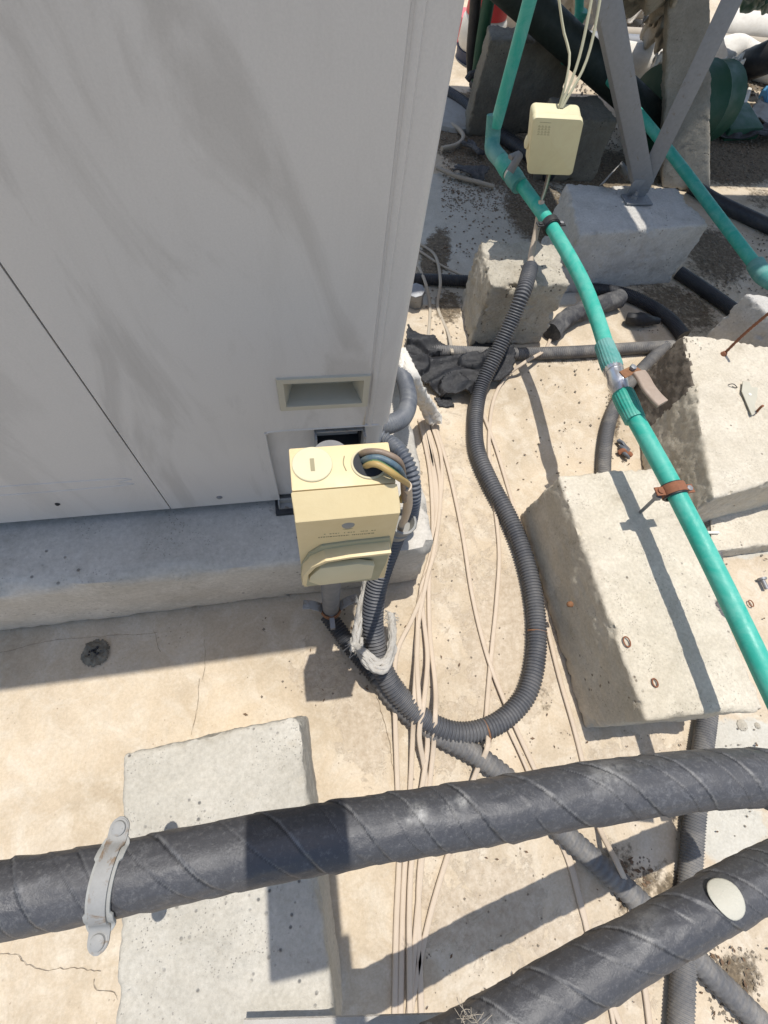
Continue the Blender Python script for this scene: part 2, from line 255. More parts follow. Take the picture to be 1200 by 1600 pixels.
class G:
    def __init__(s): s.v = []; s.f = []
    def add(s, v, f):
        o = len(s.v); s.v += [tuple(map(float, x)) for x in v]; s.f += [tuple(i+o for i in x) for x in f]; return s
    def sweep(s, pts, r, seg=16, step=0.01, cap=True, resample=True, flat=None, up=None):
        """r: number or function(dist, theta array)->radius array; flat=(half width, half height) with z-up frame"""
        P = cr(pts, step) if resample else np.array(pts, float)
        T = np.gradient(P, axis=0); T /= np.linalg.norm(T, axis=1)[:, None]
        d = np.r_[0, np.cumsum(np.linalg.norm(np.diff(P, axis=0), axis=1))]
        th = np.linspace(0, 2*np.pi, seg, endpoint=False); V = []
        ref = np.array(up if up is not None else (0, 0, 1.0))
        nrm = ref-T[0]*np.dot(ref, T[0])
        if np.linalg.norm(nrm) < 0.05: nrm = np.array((1.0, 0, 0))-T[0]*T[0][0]
        nrm = _n(nrm)
        for i in range(len(P)):
            if flat is not None or up is not None:
                q = ref-T[i]*np.dot(ref, T[i]); nrm = _n(q) if np.linalg.norm(q) > 0.02 else _n(nrm-T[i]*np.dot(nrm, T[i]))
            else: nrm = _n(nrm-T[i]*np.dot(nrm, T[i]))
            b = np.cross(T[i], nrm)
            if flat is not None:
                c, sn = np.cos(th), np.sin(th); e = 0.55
                ring = P[i]+np.outer(np.sign(c)*np.abs(c)**e*flat[0], b)+np.outer(np.sign(sn)*np.abs(sn)**e*flat[1], nrm)
            else:
                rr = r(d[i], th) if callable(r) else np.full(seg, float(r))
                ring = P[i]+np.outer(np.cos(th)*rr, b)+np.outer(np.sin(th)*rr, nrm)
            V.append(ring)
        V = np.concatenate(V); n = len(P); F = []
        for i in range(n-1):
            for j in range(seg):
                k = (j+1) % seg; F.append((i*seg+j, i*seg+k, (i+1)*seg+k, (i+1)*seg+j))
        if cap: F.append(tuple(range(seg-1, -1, -1))); F.append(tuple((n-1)*seg+j for j in range(seg)))
        return s.add(V, F)
    def lathe(s, p0, axis, prof, seg=24):
        """prof: (t along axis, radius)"""
        a = _n(np.array(axis, float)); u = np.cross(a, (0, 0, 1.0)); u = _n(u) if np.linalg.norm(u) > .05 else np.array((1.0, 0, 0)); v = np.cross(a, u)
        th = np.linspace(0, 2*np.pi, seg, endpoint=False); V = []; F = []
        for t, r in prof:
            V += [np.array(p0)+a*t+u*math.cos(x)*r+v*math.sin(x)*r for x in th]
        for i in range(len(prof)-1):
            for j in range(seg):
                k = (j+1) % seg; F.append((i*seg+j, i*seg+k, (i+1)*seg+k, (i+1)*seg+j))
        F.append(tuple(range(seg-1, -1, -1))); F.append(tuple((len(prof)-1)*seg+j for j in range(seg)))
        return s.add(V, F)
    def hexa(s, c):   # 8 corners: bottom 4 ccw, top 4 ccw
        return s.add(c, [(3, 2, 1, 0), (4, 5, 6, 7), (0, 1, 5, 4), (1, 2, 6, 5), (2, 3, 7, 6), (3, 0, 4, 7)])
    def box(s, x0, x1, y0, y1, z0, z1):
        return s.hexa([(x0, y0, z0), (x1, y0, z0), (x1, y1, z0), (x0, y1, z0), (x0, y0, z1), (x1, y0, z1), (x1, y1, z1), (x0, y1, z1)])
    def obox(s, c, ax, ay, az):
        c, ax, ay, az = map(np.array, (c, ax, ay, az)); 
        return s.hexa([c-ax-ay-az, c+ax-ay-az, c+ax+ay-az, c-ax+ay-az, c-ax-ay+az, c+ax-ay+az, c+ax+ay+az, c-ax+ay+az])
    def prism(s, poly, n):   # poly list of 3D pts, extruded by vector n
        n = np.array(n, float); k = len(poly); a = [np.array(p, float) for p in poly]; b = [p+n for p in a]
        F = [tuple(range(k-1, -1, -1)), tuple(range(k, 2*k))]+[(i, (i+1) % k, (i+1) % k+k, i+k) for i in range(k)]
        return s.add(a+b, F)
    def rects(s, x0, x1, z0, z1, Y, holes):
        xs = sorted({x0, x1, *[h[0] for h in holes], *[h[1] for h in holes]}); zs = sorted({z0, z1, *[h[2] for h in holes], *[h[3] for h in holes]})
        xs = [x for x in xs if x0 <= x <= x1]; zs = [z for z in zs if z0 <= z <= z1]
        for a, b in zip(xs, xs[1:]):
            for c, d in zip(zs, zs[1:]):
                mx, mz = (a+b)/2, (c+d)/2
                if any(h[0] < mx < h[1] and h[2] < mz < h[3] for h in holes): continue
                s.add([(a, Y, c), (b, Y, c), (b, Y, d), (a, Y, d)], [(0, 1, 2, 3)])
        return s
def props(o, label=None, cat=None, group=None, kind=None):
    if label: o['label'] = label
    if cat: o['category'] = cat
    if group: o['group'] = group
    if kind: o['kind'] = kind
    return o
ORG = {}
def obj(name, g, mat, parent=None, bevel=0.0, smooth=40, bseg=2, sub=0, weld=True):
    me = bpy.data.meshes.new(name)
    V = np.array(g.v, float)
    if parent: org = np.array(ORG[parent.name])
    else: org = np.array([(V[:, 0].min()+V[:, 0].max())/2, (V[:, 1].min()+V[:, 1].max())/2, V[:, 2].min()])
    me.from_pydata([tuple(x) for x in (V-org)], [], g.f)
    o = bpy.data.objects.new(name, me); scene.collection.objects.link(o)
    if parent:
        o.parent = parent; ORG[o.name] = org
    else: o.location = org; ORG[o.name] = org
    bm = bmesh.new(); bm.from_mesh(me)
    if weld: bmesh.ops.remove_doubles(bm, verts=bm.verts, dist=0.00005)
    if len(bm.faces) < 60000: bmesh.ops.recalc_face_normals(bm, faces=bm.faces)
    if bevel > 0:
        es = [e for e in bm.edges if len(e.link_faces) == 2 and e.calc_face_angle(0) > math.radians(35)]
        bmesh.ops.bevel(bm, geom=es, offset=bevel, segments=bseg, affect='EDGES', profile=0.6, clamp_overlap=True)
    bm.to_mesh(me); bm.free()
    me.materials.append(M[mat]); me.polygons.foreach_set('use_smooth', [True]*len(me.polygons))
    try: me.set_sharp_from_angle(angle=math.radians(smooth))
    except Exception: pass
    return o
def thing(name, loc, label, cat, group=None):
    o = bpy.data.objects.new(name, None); scene.collection.objects.link(o); o.location = loc; o.empty_display_size = 0.05
    ORG[o.name] = tuple(loc); return props(o, label, cat, group)
def fbm(p, s, o=4): return noise.fractal(Vector(p)*s, 0.6, 2.0, o, noise_basis='PERLIN_ORIGINAL')
def rough(g_corners_bottom, g_corners_top, name, mat, label, cat, n=26, amp=0.004, edge=0.010, seed=0, rnd=0.0085, parent=None, group=None, chips=1.0):
    """a cast block with worn edges: dense grid box between bottom and top quads (each 4 corners, ccw from above)"""
    B = [np.array(p, float) for p in g_corners_bottom]; T = [np.array(p, float) for p in g_corners_top]
    def P(u, v, w):
        b = (B[0]*(1-u)+B[1]*u)*(1-v)+(B[3]*(1-u)+B[2]*u)*v; t = (T[0]*(1-u)+T[1]*u)*(1-v)+(T[3]*(1-u)+T[2]*u)*v
        return b*(1-w)+t*w
    Lx = np.linalg.norm(T[1]-T[0]); Ly = np.linalg.norm(T[3]-T[0]); Lz = abs(T[0][2]-B[0][2])
    st = max(0.0065, (Lx+Ly)/2/80); nx, ny, nz = [max(4, int(L/st)) for L in (Lx, Ly, Lz)]
    g = G()
    def face(fn, a, b):
        V = [fn(i/a, j/b) for j in range(b+1) for i in range(a+1)]; F = [(j*(a+1)+i, j*(a+1)+i+1, (j+1)*(a+1)+i+1, (j+1)*(a+1)+i) for j in range(b) for i in range(a)]
        out = []
        for (u, v, w_) in V:
            p = P(u, v, w_); L = np.array([Lx, Ly, Lz]); q = np.array([u, v, w_])*L
            lo = np.minimum(q, L-q); 
            # round the edges: distance to nearest edge
            e = np.sort(lo)[:2]; k = 1e-9
            rr = rnd*(1+0.8*fbm(tuple(p+seed), 9)*chips); rr = max(rr, 0.001)
            qq = q.copy(); core = np.clip(q, rr, L-rr); dlt = q-core; nd = np.linalg.norm(dlt)
            if nd > rr: qq = core+dlt/nd*rr
            if w_ == 0: qq[2] = 0
            u2, v2, w2 = qq/L; p = P(u2, v2, w2)
            ctr = P(.5, .5, .5); dr = _n(p-ctr)
            d = amp*fbm(tuple(p+seed), 14, 5)+amp*0.5*fbm(tuple(p+seed), 60, 3)
            near = max(0, 1-e[1]/0.03)
            ch = fbm(tuple(p*1.0+seed+5), 26, 4); d -= near*edge*max(0, ch-0.05)*chips*1.6
            out.append(p+dr*d)
        g.add(out, F)
    face(lambda a, b: (a, b, 1), nx, ny); face(lambda a, b: (a, 0, b), nx, nz); face(lambda a, b: (1-a, 1, b), nx, nz)
    face(lambda a, b: (0, 1-a, b), ny, nz); face(lambda a, b: (1, a, b), ny, nz); face(lambda a, b: (a, 1-b, 0), nx, ny)
    V = np.array(g.v)
    o = obj(name, g, mat, parent, smooth=55)
    if not parent: props(o, label, cat, group)
    return o
def block(tops, h, mat, label, batter=0.0, seed=0, name='concrete_block', base=0.0, **kw):
    """tops: BL, BR, FR, FL as pixel pairs at height h"""
    T = [W(*p, h) for p in (tops[3], tops[2], tops[1], tops[0])]   # FL FR BR BL  (ccw from above)
    c = sum((t for t in T), Vector())/4
    B = []
    for t in T:
        d = (t-c); d.z = 0; B.append(Vector((t.x, t.y, base))+d.normalized()*batter)
    return rough(B, T, name, mat, label, 'concrete block', seed=seed, **kw)
# ================================================================== SETTING: roof floor
def blob(px, py, cx, cy, rx, ry, rot=0):
    c, s = math.cos(rot), math.sin(rot); dx, dy = px-cx, py-cy; u = (dx*c+dy*s)/rx; v = (-dx*s+dy*c)/ry
    return np.clip(1.6-np.sqrt(u*u+v*v), 0, 1)
def make_ground():
    xs = np.r_[np.linspace(-40, -1.6, 14), np.arange(-1.5, 4.0, 0.0125), np.linspace(4.1, 40, 16)]
    ys = np.r_[np.linspace(-20, -1.3, 10), np.arange(-1.2, 4.6, 0.0125), np.linspace(4.7, 60, 20)]
    nx, ny = len(xs), len(ys); X, Y = np.meshgrid(xs, ys); 
    # picture position of each floor point, used only to lay the soil patches where they lie on the roof
    q = R.T @ np.array([X.ravel(), Y.ravel(), np.full(X.size, -H)]); zc = np.maximum(q[2], 0.05)
    px = q[0]/zc*FPX+600; py = q[1]/zc*FPX+800; px[q[2] < 0.05] = -9999
    dirt = np.zeros(X.size); cem = np.zeros(X.size); peel = np.full(X.size, 0.15)
    for b in ((760, 235, 95, 42, .5, 1.0), (840, 330, 60, 45, .9, .8), (730, 190, 50, 40, 0, 1), (900, 260, 130, 30, .1, .95), (1150, 240, 90, 45, 0, 1.0), (800, 160, 80, 25, 0, .9),
              (680, 400, 22, 45, .3, .75), (700, 480, 26, 30, 0, .6), (1120, 400, 60, 45, .6, .62), (1060, 480, 80, 35, .4, .6), (1130, 118, 80, 16, .2, 1.0), (1150, 50, 70, 10, 0, .7), (970, 80, 70, 9, .1, .8),
              (960, 110, 50, 12, .1, .5), (930, 555, 40, 12, 0, .5), (870, 560, 50, 14, .2, .4), (1000, 1390, 20, 60, .7, .55), (1040, 1400, 25, 60, .5, .6), (1150, 1530, 40, 50, .6, .6), (960, 1340, 40, 40, .3, .45),
              (960, 640, 14, 60, 0, .55), (1060, 1240, 20, 60, 0, .5), (690, 1110, 40, 20, 0, .3), (850, 1090, 14, 30, 0, .4), (600, 905, 20, 20, 0, .3), (1190, 310, 30, 20, .3, .5), (490, 970, 50, 10, 0, .3)):
        dirt = np.maximum(dirt, blob(px, py, *b[:5])*b[5])
    cem = np.maximum(cem, blob(px, py, 1160, 1165, 60, 38, .1)); cem = np.maximum(cem, blob(px, py, 1140, 1300, 60, 40, -.4)*.9)
    cem = np.maximum(cem, blob(px, py, 1180, 840, 60, 28, -.2)*.9)
    cem = np.maximum(cem, ((px > 655) & (px < 900) & (py > 270) & (py < 475)).astype(float)*.95)
    cem = np.maximum(cem, (py < 140)*0.0)
    for b in ((800, 1000, 70, 120, 0, 1), (740, 900, 80, 200, 0, .5), (520, 1040, 80, 60, 0, .6), (560, 1130, 40, 90, -.2, .8), (720, 1150, 60, 80, 0, .6), (700, 800, 60, 150, 0, .5), (1000, 1180, 100, 40, 0, .7), (700, 620, 80, 40, 0, .5), (930, 1500, 120, 60, .5, .8), (760, 1420, 110, 100, 0, .7), (1130, 1000, 90, 120, 0, .35), (880, 640, 70, 60, 0, .35), (1150, 1230, 80, 60, 0, .6)):
        peel = np.maximum(peel, blob(px, py, *b[:5])*b[5])
    Z = np.zeros(X.size); m = (X.ravel() > -1.6) & (X.ravel() < 4.1) & (Y.ravel() > -1.3) & (Y.ravel() < 4.7)
    x, y = X.ravel(), Y.ravel()
    Z[m] = (0.0022*np.sin(x*5.1+1.3*np.sin(y*3.3))*np.cos(y*4.3+x*1.7)+0.0009*np.sin(x*23+3*np.sin(y*7))*np.cos(y*19+2*np.sin(x*9)))[m]
    jit = rng.random(X.size); Z += dirt*0.004*jit*m
    me = bpy.data.meshes.new('roof_floor')
    V = np.c_[x, y, Z-0.001]; idx = np.arange(nx*ny).reshape(ny, nx)
    F = np.c_[idx[:-1, :-1].ravel(), idx[:-1, 1:].ravel(), idx[1:, 1:].ravel(), idx[1:, :-1].ravel()]
    me.vertices.add(len(V)); me.vertices.foreach_set('co', V.astype(np.float32).ravel())
    me.loops.add(F.size); me.loops.foreach_set('vertex_index', F.astype(np.int32).ravel())
    me.polygons.add(len(F)); me.polygons.foreach_set('loop_start', np.arange(0, F.size, 4, dtype=np.int32))
    me.update(calc_edges=True); me.validate()
    ca = me.color_attributes.new('surf', 'FLOAT_COLOR', 'POINT'); ca.data.foreach_set('color', np.c_[dirt, cem, peel, np.ones(X.size)].astype(np.float32).ravel())
    me.polygons.foreach_set('use_smooth', [True]*len(me.polygons)); me.materials.append(M['ground'])
    o = bpy.data.objects.new('roof_floor', me); scene.collection.objects.link(o); o['kind'] = 'structure'
make_ground()
# ================================================================== PLINTH
YP = W(230, 965).y; ZP = 0.27
xr = 0.297
o = rough([(-2.2, YP, 0), (xr-.02, YP+.01, 0), (xr, 1.15, 0), (-2.2, 1.15, 0)], [(-2.2, YP+.004, ZP), (xr-.03, YP+.004, ZP), (xr-.01, 1.15, ZP), (-2.2, 1.15, ZP)],
          'concrete_plinth', 'plinth', 'long grey concrete plinth that the big outdoor unit stands on', 'plinth', seed=3, rnd=0.022, amp=0.004, edge=0.02, chips=1.2)
# ================================================================== OUTDOOR UNIT
ZB = 0.305; YF = W(587, 768, ZB).y; ZT = 1.75; XR = W(587, 768, ZB).x+0.004
XS = WY(262, 788, YF).x
ac = thing('air_conditioner', ((XS+XR)/2, YF+.35, ZB), 'large dusty off-white outdoor air conditioning unit standing on the concrete plinth', 'air conditioner')
hz = [WY(*p, YF) for p in ((441, 596), (571, 591), (567, 630), (444, 634))]
hx0, hx1 = (hz[0].x+hz[3].x)/2, (hz[1].x+hz[2].x)/2; hz0, hz1 = (hz[2].z+hz[3].z)/2, (hz[0].z+hz[1].z)/2
nn = WY(413, 676, YF); XN, ZN = nn.x, nn.z
XC = XR-0.045
g = G(); g.rects(XS+.0012, XC, ZB, ZT, YF, [(hx0, hx1, hz0, hz1), (XN, 9, 0, ZN)])
# returned bottom lip, seam return
g.add([(XS+.0012, YF, ZB), (XN, YF, ZB), (XN, YF+.03, ZB), (XS+.0012, YF+.03, ZB)], [(0, 1, 2, 3)])
g.add([(XS+.0012, YF, ZB), (XS+.0012, YF+.02, ZB), (XS+.0012, YF+.02, ZT), (XS+.0012, YF, ZT)], [(0, 1, 2, 3)])
# notch reveal
g.add([(XN, YF, ZB), (XN, YF+.012, ZB), (XN, YF+.012, ZN), (XN, YF, ZN)], [(0, 1, 2, 3)]); g.add([(XN, YF, ZN), (XC, YF, ZN), (XC, YF+.012, ZN), (XN, YF+.012, ZN)], [(0, 1, 2, 3)])
obj('front_panel', g, 'ac', ac)
g = G(); g.rects(-2.1, XS-.0012, ZB, ZT, YF+.0005, []); g.add([(-2.1, YF+.0005, ZB), (XS-.0012, YF+.0005, ZB), (XS-.0012, YF+.03, ZB), (-2.1, YF+.03, ZB)], [(0, 1, 2, 3)])
g.add([(XS-.0012, YF, ZB), (XS-.0012, YF+.02, ZB), (XS-.0012, YF+.02, ZT), (XS-.0012, YF, ZT)], [(0, 1, 2, 3)])
ap = obj('access_panel', g, 'ac2', ac)
# pressed rib on access panel near the bottom
g = G(); r0, r1 = WY(-60, 772, YF+.0014), WY(190, 758, YF+.0014)
g.sweep([(r1.x-.5, YF+.0014, r0.z-.014), (r1.x-.02, YF+.0014, r0.z-.012), (r1.x+.0, YF+.0014, r0.z+.0), (r1.x-.02, YF+.0014, r0.z+.014), (r1.x-.5, YF+.0014, r0.z+.016)], 0.0022, 8, 0.006); obj('pressed_rib', g, 'ac2', ap)
# corner post: profile extruded upward
def prof_ext(poly, z0, z1, zz=None):
    g = G(); k = len(poly)
    lv = zz or [z0, z1]; V = [(x, y, z) for z in lv for x, y in poly]
    F = [(a*k+i, a*k+i+1, (a+1)*k+i+1, (a+1)*k+i) for a in range(len(lv)-1) for i in range(k-1)]
    return g.add(V, F)
ra = 0.016
poly = [(XC, YF), (XC+.0015, YF+.002), (XC+.004, YF+.002), (XC+.006, YF-.0005), (XC+.0115, YF-.0008), (XC+.013, YF+.001), (XR-ra, YF)]
poly += [(XR-ra+ra*math.sin(a), YF+ra-ra*math.cos(a)) for a in np.linspace(0.15, math.pi/2, 9)]+[(XR, YF+.12), (XR-.002, YF+.123), (XR-.002, YF+.76)]
obj('corner_post', prof_ext(poly, ZN, ZT), 'ac2', ac, smooth=50)
pol2 = [(XN, YF+.012), (XR-ra-.004, YF+.012)]+[(XR-.004-ra+ra*math.sin(a), YF+.012+ra-ra*math.cos(a)) for a in np.linspace(0.15, math.pi/2, 8)]+[(XR-.004, YF+.2)]
# lower service cover (set back) with cable opening
oz = [WY(*p, YF+.012) for p in ((494, 670), (566, 668))]; ox0, ox1, oz1 = oz[0].x, oz[1].x, oz[0].z; oz0 = oz1-.075
g = G(); g.rects(XN, XR-ra-.004, ZB, ZN, YF+.012, [(ox0, ox1, oz0, oz1)]); g.add(*(lambda p: (p.v, p.f))(prof_ext(pol2[1:], ZB, ZN)))
g.add([(XN, YF+.012, ZN), (XR-ra, YF+.012, ZN), (XR-ra, YF+.0, ZN), (XN, YF, ZN)], [(0, 1, 2, 3)])
sc = obj('service_cover', g, 'ac2', ac, smooth=50)
g = G(); g.box(ox0, ox1, YF+.013, YF+.07, oz0, oz1); g.f = [f for i, f in enumerate(g.f) if i != 2]; obj('cable_opening', g, 'dark_hole', sc)
g = G()
for a, b in (((ox0-.002, oz0), (ox0-.002, oz1)), ((ox1+.002, oz0), (ox1+.002, oz1))): g.box(a[0]-.002, a[0]+.002, YF-.012, YF+.0125, a[1], b[1])
g.box(ox0, ox1, YF+.002, YF+.0125, oz1, oz1+.003); obj('opening_rim', g, 'galv_light', sc, bevel=.0008)
# lintel curve of notch
g = G(); g.sweep([(XN, YF+.001, ZB), (XN, YF+.001, ZN-.02), (XN+.006, YF+.001, ZN-.005), (XN+.022, YF+.001, ZN+.001), (XR-.02, YF+.001, ZN+.002)], 0.0022, 8, .006); obj('pressed_edge', g, 'ac2', ac)
# handle recess
g = G(); d = .038; fr = .007
e = .002
g.rects(hx0-fr, hx1+fr, hz0-fr, hz1+fr, YF-.003, [(hx0+e, hx1-e, hz0+e, hz1-e)])
x0, x1, z0, z1 = hx0-fr, hx1+fr, hz0-fr, hz1+fr
g.add([(x0, YF-.003, z0), (x1, YF-.003, z0), (x1, YF-.003, z1), (x0, YF-.003, z1), (x0-.001, YF, z0-.001), (x1+.001, YF, z0-.001), (x1+.001, YF, z1+.001), (x0-.001, YF, z1+.001)], [(0, 1, 5, 4), (1, 2, 6, 5), (2, 3, 7, 6), (3, 0, 4, 7)])
x0, x1, z0, z1 = hx0+e, hx1-e, hz0+e, hz1-e; i_ = .012
g.add([(x0, YF-.003, z0), (x1, YF-.003, z0), (x1, YF-.003, z1), (x0, YF-.003, z1), (x0+i_, YF+d, z0+i_*.3), (x1-i_, YF+d, z0+i_*.3), (x1-i_, YF+d, z1-.003), (x0+i_, YF+d, z1-.003)], [(0, 1, 5, 4), (1, 2, 6, 5), (2, 3, 7, 6), (3, 0, 4, 7), (4, 5, 6, 7)])
obj('handle_recess', g, 'ivory_trim', ac, smooth=30)
g = G(); q = [WY(*p, YF) for p in ((343, 777), (122+0, 786))]
def screw(p, n, r, parent, mat='galv'):
    g = G(); g.lathe(np.array(p), n, [(0, r*1.5), (.001, r*1.5), (.0012, r), (.003, r*.9), (.0036, r*.5)], 16); return obj('screw', g, mat, parent)
screw((q[0].x, YF, q[0].z), (0, -1, 0), .004, ac); screw((q[1].x-.035, YF+.0005, q[1].z+.002), (0, -1, 0), .003, ac, 'black')
# foot under the right end
f0 = W(447, 800, ZP+.004)
g = G(); g.box(f0.x-.014, f0.x+.05, YF-.012, YF+.12, ZP+.012, ZP+.016); g.box(f0.x-.014, f0.x-.011, YF-.012, YF+.12, ZP+.016, ZB); g.box(f0.x-.011, f0.x+.05, YF+.0, YF+.003, ZP+.016, ZB)
ft = obj('mounting_foot', g, 'galv_light', ac, bevel=.0008)
g = G(); g.box(f0.x-.022, f0.x+.055, YF-.022, YF+.12, ZP-.002, ZP+.0115); obj('rubber_pad', g, 'black', ft, bevel=.002)
# body behind (base pan, back and top)
g = G(); g.box(-2.1, XR-.003, YF+.05, YF+.76, ZB+.002, ZT-.004); obj('cabinet_body', g, 'ac2', ac)
g = G(); g.box(-2.11, XR+.004, YF-.002, YF+.77, ZT, ZT+.015); obj('top_cover', g, 'ac2', ac, bevel=.003)
for x in (-1.6,):
    g = G(); g.box(x, x+.06, YF-.01, YF+.12, ZP+.012, ZB); obj('mounting_foot', g, 'galv_light', ac)
# ================================================================== ISOLATOR BOX on pole
ZI = 0.79
bl, br = W(452, 700, ZI), W(605, 690, ZI); sl_, sr = W(454, 769, ZI), W(622, 755, ZI)
lz = ZI-.022; ll, lr = W(464, 817, lz), W(626, 802, lz); yL = (ll.y+lr.y)/2
bL, bR = WY(477, 917, yL+.004), WY(601, 903, yL+.004); zbm = (bL.z+bR.z)/2
x0, x1 = (bl.x+sl_.x)/2, (br.x+sr.x)/2; yb, ysm = (bl.y+br.y)/2, (sl_.y+sr.y)/2
iso = thing('isolator_switch', ((x0+x1)/2, yb, zbm), 'yellowed cream rotary isolator box with open knockout, mounted in front of outdoor unit', 'switch box')
g = G(); g.hexa([(x0+.006, ysm+.001, zbm+.006), (x1-.008, ysm+.001, zbm+.006), (x1-.008, yb, zbm+.006), (x0+.006, yb, zbm+.006), (x0, ysm+.001, ZI), (x1, ysm+.001, ZI), (x1, yb, ZI), (x0, yb, ZI)])
hs = obj('housing', g, 'cream', iso, bevel=.0025)
# lid : profile in (y,z) extruded along x, tapering down
g = G(); cs = [(ysm, ZI+.0005), (yL+.006, lz+.004), (yL, lz), (yL+.001, lz-.008), (yL+.004, (lz+zbm)/2), (yL+.004, zbm), (yL+.012, zbm-.001), (ysm, zbm+.004)]
def xat(z): t = max(0, min(1, (lz-z)/(lz-zbm))); return ll.x-.002+(bL.x-ll.x)*t, lr.x+(bR.x-lr.x)*t
cs2 = []
for (y, z) in cs: cs2.append((y, z))
k = len(cs2); V = [((x0-.001) if i in (0,) else xat(z)[0], y, z) for i, (y, z) in enumerate(cs2)]+[((x1+.001) if i in (0,) else xat(z)[1], y, z) for i, (y, z) in enumerate(cs2)]
g.add(V, [tuple(range(k-1, -1, -1)), tuple(range(k, 2*k))]+[(i, (i+1) % k, (i+1) % k+k, i+k) for i in range(k)])
lid = obj('lid', g, 'cream', iso, bevel=.0018)
mY = yL+.004
# blanking plug and knockout hole on top
pc = W(488, 726, ZI); g = G(); rpl = (W(521, 725, ZI)-W(457, 728, ZI)).length/2
g.lathe((pc.x, pc.y, ZI-.001), (0, 0, 1), [(0, rpl), (.0025, rpl), (.0032, rpl*.96)], 48); plug = obj('blanking_plug', g, 'cream_pale', iso)
g = G(); g.box(pc.x-.0022, pc.x+.0022, pc.y-.009, pc.y+.006, ZI+.0018, ZI+.0026); obj('plug_slot', g, 'ink_soft', plug)
hc = W(577, 724, ZI); rh = (W(609, 724, ZI)-W(551, 722, ZI)).length/2*.88
g = G(); g.lathe((hc.x, hc.y, ZI-.0005), (0, 0, 1), [(0, rh), (.0013, rh), (.0014, rh*.98)], 40); kh = obj('knockout_hole', g, 'dark_hole', iso)
g = G(); th = np.linspace(0, 2*np.pi, 49); g.sweep([(hc.x+math.cos(a)*(rh+.001), hc.y+math.sin(a)*(rh+.001), ZI+.0008) for a in th], .0013, 8, .002); obj('knockout_rim', g, 'cream_pale', iso)
g = G(); m_ = W(541, 724, ZI); g.sweep([(m_.x-.001, m_.y+.009, ZI+.0003), (m_.x-.003, m_.y, ZI+.0003), (m_.x-.001, m_.y-.009, ZI+.0003)], .0006, 6, .002); obj('knockout_score', g, 'ink_soft', iso)
# lid screw
s_ = WY(544, 815, mY-.001); g = G(); g.lathe((s_.x, mY+.001, s_.z-.006), (0, -1, .15), [(0, .0115), (.002, .0115), (.0021, .009), (.001, .0088)], 28); obj('screw_socket', g, 'ink_soft', lid)
g = G(); g.lathe((s_.x, mY-.001, s_.z-.005), (0, -1, .15), [(0, .007), (.002, .007), (.003, .005)], 24); obj('lid_screw', g, 'coupling', lid)
# faded rating print
g = G(); random.seed(3)
for r_ in range(3):
    a0, a1 = WY(497, 829+r_*4.5, mY), WY(585, 822+r_*4.5, mY); t = 0.0
    while t < 1:
        L = random.uniform(.01, .05)
        if random.random() < .75:
            x = a0.x+(a1.x-a0.x)*t; z = a0.z+(a1.z-a0.z)*t; g.box(x, x+(a1.x-a0.x)*L*.8, mY-.0022, mY-.0017, z, z+.0022)
        t += L+.008
obj('rating_print', g, 'ink_soft', lid, weld=False)
# the lid face around the print is slightly forward: thin plate
g = G(); c4 = [WY(*p, mY-.0005) for p in ((470, 824), (622, 809), (600, 880), (480, 905))]
# rotary handle : arm with rounded left end and shade-toned plate
dc = WY(540, 893, mY); 
def yz(px, py, Y): p = WY(px, py, Y); return (p.x, p.z)
# plate coloured like the shaded collar behind the handle, and the shelf-like curved handle
def zc_(px, py, Y): p = WY(px, py, Y); return (p.x, p.z)
Yk = mY-.006
colr = [zc_(*p, Yk+.004) for p in ((470, 904), (470, 884), (482, 864), (502, 851), (545, 845), (609, 838), (612, 851), (602, 880), (590, 904), (480, 914))]
g = G(); g.prism([(x, Yk+.0055, z) for x, z in colr], (0, -.0035, 0)); obj('collar_shade_plate', g, 'cream_shade', lid, bevel=.0008)
back = [zc_(*p, Yk) for p in ((471, 900), (473, 884), (485, 871), (507, 861), (545, 855), (609, 848))]
zt_ = back[-1][1]; DH = abs(W(609, 864, zt_).y-W(609, 848, zt_).y)
V = []; F = []; th_ = .006
for i, (x, z) in enumerate(back):
    j = max(0, i-1); k2 = min(len(back)-1, i+1); tx, tz = back[k2][0]-back[j][0], back[k2][1]-back[j][1]; L = math.hypot(tx, tz); nx_, nz_ = -tz/L, tx/L
    V += [(x, Yk+.003, z), (x, Yk-DH, z), (x-nx_*th_, Yk-DH, z-nz_*th_), (x-nx_*th_, Yk+.003, z-nz_*th_)]
for i in range(len(back)-1):
    for j in range(4): k2 = (j+1) % 4; F.append((i*4+j, i*4+k2, (i+1)*4+k2, (i+1)*4+j))
F += [(3, 2, 1, 0), tuple((len(back)-1)*4+j for j in range(4))]
g = G(); g.add(V, F); hd = obj('rotary_handle', g, 'cream', iso, bevel=.0009, smooth=35)
hb = [zc_(*p, Yk-.004) for p in ((482, 905), (484, 897), (500, 884), (560, 877), (585, 880), (580, 900), (500, 911))]
g = G(); g.prism([(x, Yk, z) for x, z in hb], (0, -.008, 0)); obj('handle_base', g, 'cream_pale', hd, bevel=.002)
g = G(); p_ = [zc_(*p, mY-.001) for p in ((520, 912), (540, 910))]; g.box(p_[0][0], p_[1][0], mY-.001, mY+.001, p_[0][1], p_[0][1]+.004); obj('latch_slot', g, 'ink_soft', lid)
